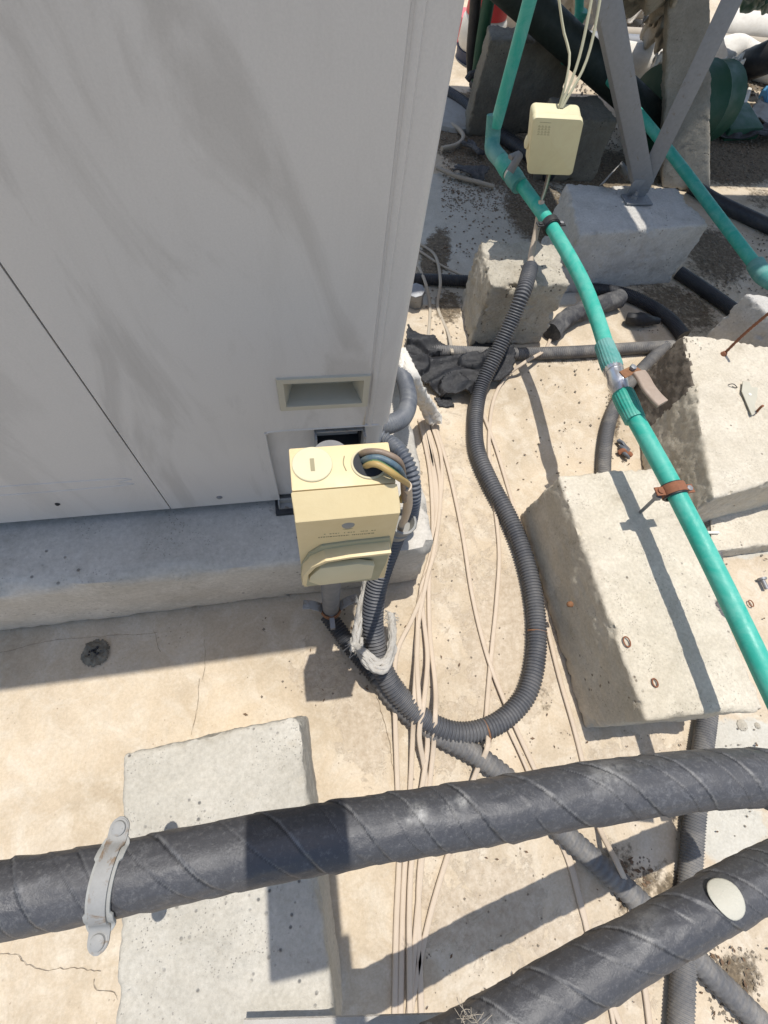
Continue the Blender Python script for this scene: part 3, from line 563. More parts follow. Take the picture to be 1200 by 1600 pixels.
# pole
gp = W(517, 958, .03); px_, py_ = gp.x, max(gp.y, 0.0)
pole = thing('support_pole', (px_, py_, 0), 'short grey metal tube pole clamped to the floor and carrying the cream isolator box', 'pole')
prad = .0205
g = G(); g.lathe((px_, py_, .03), (0, 0, 1), [(0, prad), (ZI-.06, prad)], 32); obj('tube', g, 'grey_plastic', pole)
g = G(); th = np.linspace(-.3*np.pi, 1.3*np.pi, 30)
g.sweep([(px_+math.cos(a)*(prad+.003), py_-math.sin(a)*(prad+.003), .075) for a in th], 0, 10, .004, flat=(.0025, .011)); obj('clamp_ring', g, 'rust_orange', pole)
g = G(); g.obox((px_, py_-prad-.014, .075), (.006, 0, 0), (0, .016, 0), (0, 0, .010)); obj('clamp_lug', g, 'galv', pole, bevel=.002)
for sgn in (-1, 1):
    g = G(); g.sweep([(px_+sgn*.022, py_+.0, .085), (px_+sgn*.030, py_+.002, .10), (px_+sgn*.045, py_+.006, .108), (px_+sgn*.065, py_+.01, .108)], 0, 10, .004, flat=(.011, .002)); w1 = obj('clamp_wing', g, 'galv_light', pole)
    g = G(); g.lathe((px_+sgn*.055, py_+.008, .109), (0, 0, 1), [(0, .007), (.003, .007), (.0045, .004)], 6); obj('bolt', g, 'galv_light', w1)
# back plate joining pole to box
g = G(); g.box(px_-.03, px_+.03, min(yb, py_+.02)-.001, max(yb, py_)+.004, ZI-.16, ZI-.03); obj('mounting_bracket', g, 'galv', pole)
# ================================================================== BLOCKS
NB = block([(872, 742), (1040, 728), (1196, 1108), (1010, 1126)], .25, 'block', 'large pale concrete block in front of the tan valve, crossed by the pipe shadow', batter=.012, seed=11, name='concrete_block')
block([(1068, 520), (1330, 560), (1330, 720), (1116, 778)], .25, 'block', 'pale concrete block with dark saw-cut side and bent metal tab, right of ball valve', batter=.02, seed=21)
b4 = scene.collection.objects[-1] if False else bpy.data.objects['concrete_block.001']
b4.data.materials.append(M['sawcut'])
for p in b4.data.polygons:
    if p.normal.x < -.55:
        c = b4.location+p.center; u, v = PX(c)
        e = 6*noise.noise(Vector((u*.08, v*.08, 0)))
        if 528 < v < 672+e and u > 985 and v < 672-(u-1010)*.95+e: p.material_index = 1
for k in range(5):
    pa_, pb2 = (1003+k*4, 655-k*22), (1066+k*3, 612-k*18)
block([(750, 372), (870, 381), (890, 443), (768, 447)], .25, 'block_rough', 'small rough concrete block holding the open end of the long looped conduit', batter=.008, seed=31, edge=.016, amp=.006)
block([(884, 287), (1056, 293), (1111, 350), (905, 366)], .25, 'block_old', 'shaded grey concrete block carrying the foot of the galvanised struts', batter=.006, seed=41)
block([(858, 150), (935, 148), (968, 188), (870, 184)], .25, 'block_shade', 'shaded concrete block standing behind the junction box', batter=.01, seed=51)
block([(762, 38), (880, 44), (905, 62), (766, 62)], .36, 'block_shade', 'biggest dark shaded concrete block behind the green riser pipe', batter=.02, seed=61)
block([(192, 1178), (467, 1119), (534, 1660), (180, 1660)], .25, 'block_grey', 'flat grey concrete block under the strap clamp at the bottom left', batter=.012, seed=71, edge=.008)
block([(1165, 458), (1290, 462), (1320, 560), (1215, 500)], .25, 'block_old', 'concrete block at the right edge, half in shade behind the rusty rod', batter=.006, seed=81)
a_ = W(1115, 862); 
rough([W(1100, 875), W(1330, 845), W(1330, 780), W(1100, 790)], [W(1110, 862, .05), W(1330, 835, .05), W(1330, 770, .05), W(1110, 780, .05)], 'concrete_pad', 'block', 'thin pale concrete pad under the saw-cut block', 'concrete pad', seed=91, rnd=.006)
# leaning concrete post
pb = [W(1036, 296), W(1108, 305)]
def lean(px, py, Y): return WY(px, py, Y)
b0, b1 = W(1034, 292), W(1110, 306); t0, t1 = WY(1046, -80, 2.45), WY(1110, -80, 2.45)
dv = Vector((0.03, .10, 0))
rough([b0, b1, b1+dv, b0+dv], [t0, t1, t1+dv, t0+dv], 'concrete_post', 'post', 'leaning weathered concrete post behind the galvanised struts', 'post', seed=101, rnd=.01, amp=.006)
# ================================================================== CONDUITS
def corr(pts, r, mat, label, pitch=.0062, depth=.0022, group='corrugated conduits on the roof', name='corrugated_conduit', seg=20, parent=None, wob=0.02):
    P = [W(x, y, z) for x, y, z in pts] if not isinstance(pts[0], Vector) else pts
    ph = random.random()*6
    def rf(d, th):
        s = math.sin(2*math.pi*d/pitch); s = math.copysign(abs(s)**0.6, s)
        return r-depth*.5+depth*.5*s+wob*r*np.sin(d*17+ph+th)
    g = G(); g.sweep(P, rf, seg, pitch/7)
    o = obj(name, g, mat, parent, smooth=80, weld=False)
    if not parent: props(o, label, 'conduit', group)
    return o
R0 = .0245
LOOP = [(829, 418, .268), (818, 455, .262), (800, 500, .20), (775, 555, .12), (752, 605, .055), (743, 650, .03), (745, 700, .026), (766, 752, .026), (797, 812, .026), (823, 880, .026), (837, 950, .026), (838, 1020, .026), (825, 1080, .026),
        (795, 1118, .027), (755, 1140, .030), (710, 1144, .034), (665, 1125, .042), (625, 1088, .055), (600, 1050, .075), (588, 1010, .10), (583, 965, .14), (590, 910, .20), (606, 860, .27), (621, 822, .33)]
loop = thing('flexible_conduit', W(838, 1020), 'long dark grey corrugated conduit looping from the small rough block to the isolator box', 'conduit', 'corrugated conduits on the roof')
corr(LOOP, R0+.0008, 'conduit', None, pitch=.0084, depth=.0048, parent=loop, name='hose', seg=24)
pa, pb_ = W(620, 824, .33), W(631, 812, .375); ax = pb_-pa
g = G(); g.lathe(pa-ax*.25, ax, [(0, R0+.001), (.002, R0+.005), (.022, R0+.005), (.024, R0+.002), (.034, R0+.004), (.050, R0+.0055), (.0525, R0+.0045), (.0528, R0+.000), (.03, R0-.002)], 32); obj('coupling', g, 'coupling', loop)
for p in ((764, 1141, .055), (845, 985, .05)):
    c = W(*p); g = G(); tdir = (W(p[0]+6, p[1]-2, p[2])-W(p[0]-6, p[1]+2, p[2])).normalized() if p[0] < 800 else (W(p[0], p[1]+6, p[2])-W(p[0], p[1]-6, p[2])).normalized()
    cc = c-Vector((0, 0, .028)); side = tdir.cross(Vector((0, 0, 1)))
    g.sweep([cc+side*math.cos(a)*.0262+Vector((0, 0, 1))*math.sin(a)*.0262 for a in np.linspace(.25, 2.6, 14)], .0022, 8, .004); obj('rusty_wire_tie', g, 'rust_orange', loop)
corr([(640, 822, .30), (644, 800, .36), (647, 770, .42), (643, 738, .455), (628, 708, .47), (608, 690, .46), (585, 680, .46)], .0150, 'conduit_blue', 'bluish grey corrugated conduit rising behind the right side of the isolator box', pitch=.0085, depth=.004)
corr([(580, 668, .44), (606, 664, .43), (629, 652, .40), (638, 627, .37), (634, 600, .35), (624, 578, .33), (610, 560, .31), (592, 545, .3)], .0205, 'conduit_blue', 'dusty corrugated conduit elbow coming out of the right side of the outdoor unit', pitch=.0062, depth=.0022)
corr([(565, 1010, .03), (610, 1085, .024), (665, 1135, .024), (745, 1180, .024), (810, 1232, .024), (880, 1300, .024), (945, 1358, .024), (1010, 1420, .024), (1080, 1492, .024), (1150, 1560, .024), (1240, 1650, .024)], .0245, 'conduit_dusty', 'dusty smooth-ridged conduit running diagonally under both wrapped pipes', pitch=.0145, depth=.0028)
corr([(1085, 760, .024), (1104, 815, .024), (1118, 900, .024), (1118, 1010, .024), (1106, 1110, .024), (1094, 1200, .024), (1084, 1300, .024), (1076, 1400, .024), (1069, 1500, .024), (1062, 1640, .024)], .0235, 'conduit_dusty', 'dark dusty conduit running down the right, beneath both wrapped pipes', pitch=.006, depth=.0022)
corr([(942, 765, .022), (945, 700, .022), (955, 650, .022), (975, 610, .022), (1005, 575, .022), (1040, 540, .022)], .0225, 'conduit_dusty', 'grey conduit curving past the ball valve toward the pale concrete block', pitch=.007, depth=.0028)
corr([(915, 452, .022), (950, 455, .022), (985, 463, .022), (1020, 480, .022), (1048, 500, .022), (1068, 525, .022)], .0245, 'conduit_black', 'black corrugated conduit curving out from under the strut block', pitch=.007, depth=.0028)
corr([(670, 548, .02), (730, 551, .02), (800, 553, .02), (880, 551, .02), (960, 546, .02), (1050, 541, .02)], .0225, 'conduit_dusty', 'straight grey conduit lying across in front of the small rough block', pitch=.0075, depth=.0028)
corr([(640, 436, .022), (690, 437, .022), (760, 440, .022)], .021, 'conduit_black', 'black conduit emerging from behind the outdoor unit toward the small rough block', pitch=.007, depth=.0022)
corr([(1060, 425, .022), (1100, 452, .022), (1150, 487, .022)], .026, 'conduit_black', 'black conduit between the strut block and the half shaded block at the right edge', pitch=.007, depth=.0012)
corr([(1080, 290, .026), (1130, 320, .026), (1220, 362, .026)], .030, 'conduit_black', 'thick black pipe lying beyond the second green pipe at the right edge', pitch=.01, depth=.0006)
corr([(690, 140, .03), (722, 160, .03), (752, 185, .03), (785, 212, .03), (830, 245, .03), (860, 275, .03)], .030, 'conduit_black', 'black hose crossing the soil behind the green elbow', pitch=.012, depth=.001)
corr([(740, 128, .03), (760, 150, .03), (800, 168, .03), (838, 190, .03)], .028, 'conduit_black', 'black hose lying along the foot of the biggest dark block', pitch=.012, depth=.001)
g = G(); a1, a2 = W(806, 174, .032), W(835, 188, .032); g.sweep([a1, a2], .031, 20, .02); props(obj('hose_joiner', g, 'coupling', smooth=50), 'short pale hose joiner on the soil beside the junction box', 'hose joiner')
# black vertical cables near the outdoor unit
g = G(); g.sweep([WY(746, -40, 3.0), WY(741, 30, 3.0), WY(737, 80, 3.0), WY(738, 118, 3.0)], .028, 12, .03); props(obj('black_cable', g, 'black'), 'bent black cable hanging by the outdoor unit corner, left of its pair', 'cable', 'black cables')
g = G(); g.sweep([WY(771, -40, 2.95), WY(760, 20, 2.95), WY(751, 75, 2.95), WY(745, 125, 2.95)], .030, 12, .03); props(obj('black_cable', g, 'green_dark'), 'straighter black-green cable in front of the biggest dark block, right of its pair', 'cable', 'black cables')
g = G(); g.sweep([WY(730, 125, 2.9), WY(738, 115, 2.9), WY(748, 122, 2.9), WY(752, 135, 2.9), WY(742, 140, 2.9)], .018, 8, .02); props(obj('rag_knot', g, 'foam'), 'dark knotted rag tied where the black cables meet the ground', 'rag')
corr([(512, 960, .05), (530, 985, .035), (552, 1015, .03), (590, 1060, .024), (620, 1095, .02)], .0215, 'conduit_black', 'short black conduit running from the pole foot under the dirty rag', pitch=.008, depth=.003)
def crack(pts, wd, jit, seed):
    wd *= .6
    random.seed(seed); P = cr([W(*p, 0) for p in pts], .006); V = []; F = []
    off = 0
    for i, p in enumerate(P):
        T = _n(P[min(i+1, len(P)-1)]-P[max(i-1, 0)]); N = np.array([-T[1], T[0], 0]); off = off*.8+random.uniform(-jit, jit); w_ = wd*random.uniform(.3, 1)
        V += [p+N*(off-w_), p+N*(off+w_)]; V[-1][2] = V[-2][2] = .0022+ .0022*math.sin(p[0]*5.1+1.3*math.sin(p[1]*3.3))*math.cos(p[1]*4.3+p[0]*1.7)
    for i in range(len(P)-1): F.append((2*i, 2*i+1, 2*i+3, 2*i+2))
    g = G(); g.add(V, F); o = obj('floor_crack', g, 'crack'); o['kind'] = 'structure'
crack([(-5, 1490), (25, 1492), (45, 1508), (100, 1514), (158, 1517)], .0011, .0022, 1); crack([(146, 1530), (150, 1548), (172, 1550), (184, 1562)], .001, .002, 2)
crack([(312, 1060), (308, 1100), (298, 1148)], .0008, .0012, 3); crack([(588, 1082), (600, 1130), (612, 1190), (620, 1240)], .0014, .002, 4); crack([(603, 1078), (612, 1120), (622, 1180)], .001, .002, 5)
crack([(0, 1020), (90, 1000), (230, 990), (246, 988)], .0008, .0012, 6); crack([(240, 985), (247, 1000), (252, 1018)], .0009, .002, 7); crack([(320, 1000), (322, 1040), (318, 1062)], .0007, .0014, 8)
# torn foam insulated pipe and foam scrap
def wrinkle(r, a=.08, s=30, sd=0.0):
    return lambda d, th: r*(1+a*np.array([noise.noise(Vector((d*s+sd, math.cos(t)*1.6, math.sin(t)*1.6))) for t in th]))
g = G(); g.sweep([W(862, 520, .03), W(885, 498, .032), W(915, 484, .034), W(945, 474, .036), W(969, 466, .036)], wrinkle(.034, .18, 34), 24, .004); props(obj('insulated_pipe_end', g, 'foam', weld=False), 'torn end of foam insulated pipe beside the small rough block', 'pipe')
g = G(); g.sweep([W(979, 497, .022), W(990, 498, .03), W(1010, 500, .03), W(1029, 502, .02)], lambda d, th: wrinkle(.026, .25, 20, 3)(d, th)*(1-.3*abs(d-.05)/.05), 18, .005); props(obj('rubber_scrap', g, 'black', weld=False), 'black rubber scrap lying in the shade near the curved black conduit', 'scrap')
# ================================================================== WRAPPED PIPES (foreground)
def wrapped(pts, r, label, seed, speck):
    P = cr([W(*p) for p in pts], .0016); pit = .092; rnd_ = random.Random(seed)
    SEAM = []
    def rf(d, th):
        ph = (d/pit+th/(2*np.pi)*2.0+.22*math.sin(d*13+seed)+.05*np.sin(th+d*20)); fr = ph-np.floor(ph); k = np.floor(ph).astype(int) % 60
        lip = np.where(fr < .035, fr/.035, (1-(fr-.035)/.965)**1.5)*(.0019+.0008*math.sin(d*31+seed))
        fr2 = (ph*1.0+.37+.05*np.sin(th*2+d*9)); fr2 = fr2-np.floor(fr2); lip2 = np.where(fr2 < .03, fr2/.03, (1-(fr2-.03)/.97)**2)*.0009
        n1 = np.array([noise.noise(Vector((d*9+seed, math.cos(t)*1.1, math.sin(t)*1.1))) for t in th])*.0017
        SEAM.append(np.c_[np.maximum((fr < .035)*1.0, (fr2 < .02)*.5), (fr > .965)*1.0+(fr2 > .975)*.7])
        n2 = np.array([noise.noise(Vector((d*45+seed, math.cos(t)*4+t*0, math.sin(t)*4))) for t in th])*.0009
        return r+lip+lip2+n1+n2
    g = G(); seg = 120; g.sweep(P, rf, seg, resample=False)
    o = obj('wrapped_pipe', g, 'tape', smooth=60, weld=False); props(o, label, 'pipe', 'tape wrapped insulated pipes')
    me = o.data; n = len(me.vertices); col = np.zeros((n, 4)); col[:, 3] = 1
    sm_ = np.concatenate(SEAM); col[:, 1] = sm_[:, 0]; col[:, 2] = np.clip(sm_[:, 1], 0, 1)
    V = np.array(g.v)
    q = R.T @ (V-np.array([0, 0, H])).T; u = q[0]/np.maximum(q[2], .01)*FPX+600; v = q[1]/np.maximum(q[2], .01)*FPX+800
    for (cx, cy, rr, k) in speck: col[:, 0] = np.maximum(col[:, 0], np.clip(1.3-np.hypot(u-cx, v-cy)/rr, 0, 1)*k)
    ca = me.color_attributes.new('surf', 'FLOAT_COLOR', 'POINT'); ca.data.foreach_set('color', col.astype(np.float32).ravel())
    return o
p1 = wrapped([(-140, 1426, .48), (0, 1406, .48), (170, 1375, .48), (300, 1348, .48), (450, 1318, .48), (600, 1293, .48), (760, 1268, .48), (900, 1243, .48), (1010, 1228, .48), (1110, 1217, .48), (1210, 1216, .48), (1320, 1226, .48)], .0375,
             'upper black tape wrapped pipe held by the strap clamp', 5, [(655, 1270, 16, 1.0), (700, 1262, 10, .8), (722, 1252, 12, .8), (950, 1210, 30, .6), (640, 1282, 6, .7)])
p2 = wrapped([(560, 1735, .40), (720, 1640, .40), (800, 1592, .40), (900, 1532, .40), (1000, 1476, .40), (1100, 1422, .40), (1200, 1368, .40), (1320, 1310, .40)], .0345,
             'lower black tape wrapped pipe with a round cream sticker', 17, [(1000, 1440, 40, .25), (760, 1600, 30, .5)])
# round label on lower pipe, follows the pipe surface
def on_pipe(pts, r, cpx, cpy, off=.002):
    P = cr([W(*p) for p in pts], .004); best = min(range(len(P)), key=lambda i: abs(PX(P[i])[0]-cpx)); c = P[best]; t = _n(P[min(best+3, len(P)-1)]-P[best-3]); return c, t
c2, t2 = on_pipe([(900, 1532, .40), (1000, 1476, .40), (1100, 1422, .40), (1200, 1368, .40)], .05, 1116, 0)
upv = np.array([0, 0, 1.0]); sd = _n(np.cross(t2, upv)); vv = np.cross(sd, t2)
vdir = _n(-c2+np.array([0, 0, H])); vdir = _n(vdir-t2*np.dot(vdir, t2)); a0 = math.atan2(np.dot(vdir, vv), np.dot(vdir, sd))
g = G(); rows = 14; rs = .0225; V = []; F = []; rr = .0345+.0058
cols = 28
V.append(tuple(c2+(sd*math.cos(a0)+vv*math.sin(a0))*rr))
for i in range(1, rows+1):
    for j in range(cols):
        an = 2*math.pi*j/cols; u = math.cos(an)*rs*i/rows*(1+.04*math.sin(3*an)); v = math.sin(an)*rs*i/rows*1.12; a = a0+v/rr
        V.append(tuple(c2+t2*u+(sd*math.cos(a)+vv*math.sin(a))*rr))
for j in range(cols): F.append((0, 1+j, 1+(j+1) % cols))
for i in range(rows-1):
    for j in range(cols): F.append((1+i*cols+j, 1+(i+1)*cols+j, 1+(i+1)*cols+(j+1) % cols, 1+i*cols+(j+1) % cols))
g.add(V, F); st_ = obj('round_sticker', g, 'sticker', p2)
md = st_.modifiers.new('thick', 'SOLIDIFY'); md.thickness = .0012
# frayed tape tail at the bottom end
fz = thing('frayed_tape', W(735, 1592, .40), 'frayed grey tape strands sticking up from the lower wrapped pipe', 'tape')
for i in range(14):
    a = random.uniform(0, 1); b0 = W(725+random.uniform(-12, 22), 1592+random.uniform(-6, 10), .42)
    e_ = W(720+random.uniform(-10, 50), 1592-random.uniform(8, 60)*random.random()-6, .43)
    mid = (b0+e_)/2+Vector((random.uniform(-.01, .01), random.uniform(-.01, .01), random.uniform(0, .02)))
    g = G(); g.sweep([b0, mid, e_], .0003 if i else .0005, 5, .006); obj('strand', g, 'cable_grey', fz)
g = G(); g.sweep([W(380, 1606, .28), W(520, 1602, .28), W(640, 1598, .29), W(735, 1594, .36)], 0, 10, .01, flat=(.010, .003)); obj('tape_tail', g, 'cloth_grey', fz)
# ---------------- strap clamp on the upper pipe
Zp1 = .48
cA, tA = on_pipe([(0, 1406, .48), (170, 1375, .48), (300, 1348, .48)], .04, 178, 0)
tA = _n(np.array([tA[0], tA[1], 0])); sA = np.array([tA[1], -tA[0], 0]) ; sA = sA if sA[1] < 0 else -sA     # sideways toward the viewer-bottom
tl = _n(tA+sA*.12); sA = _n(np.cross(upv, tl)); sA = sA if sA[1] < 0 else -sA
sc_ = thing('strap_clamp', tuple(cA-np.array([0, 0, .0])), 'dull white metal strap clamp with two screws over the upper wrapped pipe', 'pipe clamp')
rc = .0405
def strap(rad, w_, th_, mat, nm, ext=.026, ang=1.12):
    pts = []
    zf = cA[2]+rad*math.cos(ang)*0.55
    pts.append(cA+sA*(-rad*math.sin(ang)-ext)+upv*(rad*math.cos(ang)-.004)); pts.append(cA+sA*(-rad*math.sin(ang)-.010)+upv*(rad*math.cos(ang)-.003))
    for a in np.linspace(-ang, ang, 11): pts.append(cA+sA*rad*math.sin(a)+upv*rad*math.cos(a))
    pts.append(cA+sA*(rad*math.sin(ang)+.010)+upv*(rad*math.cos(ang)-.003)); pts.append(cA+sA*(rad*math.sin(ang)+ext)+upv*(rad*math.cos(ang)-.004))
    P = cr(pts, .003); g = G(); V = []; F = []; n = len(P)
    for i in range(n):
        T = _n(P[min(i+1, n-1)]-P[max(i-1, 0)]); N = _n(np.cross(tl, T)); N = N if N[2] > 0 else -N
        e = min(i, n-1-i)*.003; ww = w_*min(1, math.sqrt(max(.04, 1-(max(0, .013-e)/.013)**2)))
        if e > .03: ww = w_*.82
        for s1, s2 in ((-1, -1), (1, -1), (1, 1), (-1, 1)): V.append(P[i]+tl*ww*s1+N*th_*s2)
    for i in range(n-1):
        for j in range(4): k = (j+1) % 4; F.append((i*4+j, i*4+k, (i+1)*4+k, (i+1)*4+j))
    F += [(3, 2, 1, 0), tuple((n-1)*4+j for j in range(4))]; g.add(V, F)
    return obj(nm, g, mat, sc_, bevel=.0007, smooth=50), P
so_, PP = strap(rc+.003, .0115, .0014, 'galv_light', 'strap')
_, _ = strap(rc, .0160, .0016, 'cover', 'rubber_liner', ext=.012)
for e_ in (0, -1):
    p = PP[4] if e_ == 0 else PP[-5]
    g = G(); g.lathe(p+upv*.001, upv, [(0, .0105), (.0012, .0105), (.0013, .0085), (.004, .0078), (.0052, .005)], 22); s1 = obj('screw', g, 'galv_light', sc_)
    g = G(); g.obox(p+upv*.0055, tl*.0055, sA*.0008, upv*.0006); obj('screw_slot', g, 'ink', s1)
g = G(); g.sweep([cA-upv*.04, (cA[0], cA[1], .255)], .006, 12, .05); obj('stud', g, 'galv', sc_)
# ================================================================== GREEN PIPE 1
RG = .0195
ZG = .375
gp_ = thing('green_water_pipe', W(1055, 770, ZG), 'long green plastic water pipe with a steel ball valve and a rusty lever bracket', 'water pipe')
def seg(pts, r, mat, nm, parent, sg=28, st=.01): 
    g = G(); g.sweep(pts, r, sg, st); return obj(nm, g, mat, parent, smooth=45, weld=False)
el = (768, 222, .39); 
vtop = Vector((W(*el).x, W(*el).y, 1.9)); 
seg([W(*el)+Vector((0, 0, .045)), vtop], RG, 'green', 'riser_pipe', gp_)
seg([W(764, 212, .40)+Vector((0, 0, .06)), W(*el)+Vector((0, 0, .012)), W(770, 234, .385), W(784, 252, .385)], RG+.0055, 'green_dust', 'elbow', gp_)
pl1 = [W(778, 243, .385), W(815, 290, .38)]; seg(pl1, RG, 'green', 'pipe_section', gp_)
# small valve near junction box
def fit(p0, p1, prof, mat, nm, parent, n=28, flute=0):
    a = np.array(p0); d_ = np.array(p1)-a; L = np.linalg.norm(d_); g = G()
    if not flute: g.lathe(a, d_, [(t*L, r) for t, r in prof], n)
    else:
        ts = [t for t, _ in prof]; rs_ = [r for _, r in prof]
        def rf(d, th): return np.interp(d/L, ts, rs_)*(1+.018*np.sign(np.sin(th*flute)))
        g.sweep([a, a+d_], rf, flute*4, L/30, up=(0, 0, 1))
    return obj(nm, g, mat, parent, smooth=35, weld=False)
def cp(px, py, z=None, zz=None): return W(px, py, z)
fit(W(782, 250, .385), W(797, 270, .383), [(0, 0.0213), (.1, 0.0246), (.6, 0.0271), (1, 0.0271)], 'green_fit', 'union', gp_)
fit(W(796, 268, .383), W(800, 274, .383), [(0, 0.0230), (1, 0.0230)], 'white_plastic', 'valve_collar', gp_)
fit(W(797, 269, .383), W(812, 290, .381), [(0, 0.0230), (.2, 0.0230), (.25, 0.0279), (.6, 0.0279), (.65, 0.0262), (1, 0.0262)], 'green_dust', 'union', gp_)
vh = seg([W(797, 268, .42), W(806, 252, .445), W(811, 244, .45)], .0125, 'grey_plastic', 'stopcock_handle', gp_, 14)
g = G(); g.sweep([W(797, 246, .45), W(812, 240, .455)], 0, 12, .005, flat=(.010, .006)); obj('handle_bar', g, 'grey_plastic', vh)
A = (812, 284, .381); 
seg([W(*A), W(860, 352, .378), W(905, 430, .376), W(930, 490, .375), W(948, 545, .375)], RG, 'green', 'pipe_section', gp_)
fit(W(943, 537, .375), W(958, 577, .375), [(0, 0.0213), (.05, 0.0234), (.5, 0.0242), (.52, 0.0254), (.85, 0.0254), (1, 0.0238)], 'green_dust', 'union', gp_, flute=22)
fit(W(957, 575, .375), W(974, 622, .375), [(0, 0.0238), (.12, 0.0238), (.13, 0.0213), (.3, 0.0209), (.5, 0.0246), (.68, 0.0217), (.85, 0.0209), (1, 0.0209)], 'chrome', 'ball_valve', gp_)
bv = gp_.children[-1]
g = G(); s0 = W(976, 585, .40); g.lathe(tuple(W(974, 588, .392)), (0.35, .2, 1), [(0, 0.0082), (.02, 0.0074), (.021, 0.0053), (.034, 0.0053)], 18); obj('valve_stem', g, 'chrome', bv)
lv = [W(972, 586, .432), W(990, 578, .434), W(1002, 588, .434), W(1012, 604, .436), W(1022, 618, .437), W(1033, 630, .437)]
g = G(); g.sweep(lv[:2]+[W(1000, 583, .434)], 0, 12, .004, flat=(.011, .0016)); obj('lever_bracket', g, 'rust_orange', bv)
g = G(); 
Pl = cr([W(998, 582, .436), W(1004, 590, .437), W(1013, 606, .438), W(1024, 620, .438), W(1035, 631, .438)], .003)
def rl(d, th): 
    L = .16; return np.full(len(th), .0145)
g.sweep(Pl, 0, 16, resample=False, flat=(.0175, .0060)); obj('lever_handle', g, 'lever', bv, smooth=60)
g = G(); g.lathe(tuple(W(988, 576, .437)), (0, 0, 1), [(0, 0.0074), (.007, 0.0074), (.008, 0.0049)], 6); obj('lever_nut', g, 'galv', bv)
fit(W(972, 614, .375), W(992, 656, .375), [(0, 0.0238), (.1, 0.0254), (.55, 0.0254), (.6, 0.0242), (1, 0.0234)], 'green_fit', 'union', gp_, flute=22)
seg([W(988, 646, .375), W(1018, 700, .378), W(1056, 770, .382), W(1117, 890, .388), W(1170, 1000, .395), W(1210, 1085, .40), W(1300, 1270, .41)], RG, 'green', 'pipe_section', gp_)
# rusty clamp on pipe
def ringclamp(cpx, z, d0, label, mat, inner, rad, wings=True, stud_to=None, studpx=None):
    c = np.array(W(*cpx, z)); t = _n(np.array(W(*d0, z))-c); s = _n(np.cross(t, upv)); v = np.cross(s, t)
    s = s if s[0] < 0 else -s
    T = thing('pipe_clamp', tuple(c), label, 'pipe clamp')
    def ring(rr, hw, th_, nm, m, a0=0, a1=2*math.pi):
        g = G(); V = []; F = []; n = 40
        A_ = np.linspace(a0, a1, n)
        for a in A_:
            o_ = s*math.cos(a)+v*math.sin(a)
            for (i, j) in ((-1, 0), (1, 0), (1, 1), (-1, 1)): V.append(c+t*hw*i+o_*(rr+th_*j))
        for i in range(n-1):
            for j in range(4): k = (j+1) % 4; F.append((i*4+j, i*4+k, (i+1)*4+k, (i+1)*4+j))
        F += [(3, 2, 1, 0), tuple((n-1)*4+j for j in range(4))]
        g.add(V, F); return obj(nm, g, m, T, bevel=.0005, smooth=40)
    ring(rad, .0145, .004, 'rubber_liner', 'black'); ring(rad+.0042, .0115, .0022, 'ring', mat)
    if wings:
        for sg in (1, -1):
            g = G(); b = c+s*sg*(rad+.003)
            g.obox(b+s*sg*.010+v*.004, s*.013, t*.0105, v*.0018); wg = obj('flange', g, mat, T, bevel=.0012)
            g = G(); g.lathe(b+s*sg*.012+v*.005, v, [(0, .0068), (.004, .0068), (.0048, .004)], 6 if sg < 0 else 18); obj('bolt', g, 'galv' if sg < 0 else mat, wg)
            g = G(); g.lathe(b+s*sg*.012-v*.012, v, [(0, .003), (.016, .003)], 10); obj('bolt_shank', g, 'galv', wg)
    if stud_to is not None:
        e = W(*studpx, stud_to); b = c+s*(rad+.006)-v*.01
        g = G(); g.sweep([b, e], .0042, 12, .02); st = obj('stud', g, 'galv', T)
        dd = _n(np.array(e)-b); g = G(); g.lathe(b, dd, [(0, .010), (.018, .010), (.02, .007)], 8); obj('nut', g, 'galv', st)
    return T
ringclamp((1052, 767), .382, (1062, 788), 'rusty red-brown pipe clamp on a stud set in the large pale block', 'rust', 'black', RG+.001, True, .252, (1001, 800))
ringclamp((860, 352), .378, (868, 366), 'black lined pipe clamp beside the small rough block', 'black', 'black', RG+.001, True)
ringclamp((948, 120), .30, (958, 131), 'small black clamp on the far green pipe by the left strut', 'black', 'black', RG+.001, False)
# ================================================================== GREEN PIPE 2
g2 = thing('green_water_pipe', W(1060, 250, .27), 'second green plastic water pipe passing behind the galvanised struts to the right edge', 'water pipe')
zz = .30
seg([W(893, 75, zz), W(945, 118, zz), W(1000, 180, .29), W(1060, 255, .28), W(1120, 335, .27), W(1186, 422, .27)], RG, 'green', 'pipe_section', g2)
seg([W(1180, 412, .27), W(1192, 430, .27), W(1210, 442, .265)], .027, 'green_dust', 'elbow', g2)
seg([W(1200, 437, .265), W(1290, 470, .25)], RG, 'green', 'pipe_section', g2)
seg([W(890, 92, zz)-Vector((.02, 0, 0)), W(889, 70, zz)+Vector((0, 0, .05)), W(889, 70, zz)+Vector((.01, 0, .12))], .027, 'green_fit', 'elbow', g2)
seg([W(889, 70, zz)+Vector((0, 0, .1)), WY(908, -60, W(889, 70, zz).y)], RG, 'green', 'riser_pipe', g2)
# big black rail
g = G(); a1, a2 = W(775, -40, .55), W(1050, 212, .10)
g.sweep([a1, a2], .066, 24, .05); props(obj('black_insulated_pipe', g, 'rail', smooth=50), 'thick black pipe running diagonally behind the green riser and the junction box wires', 'pipe')
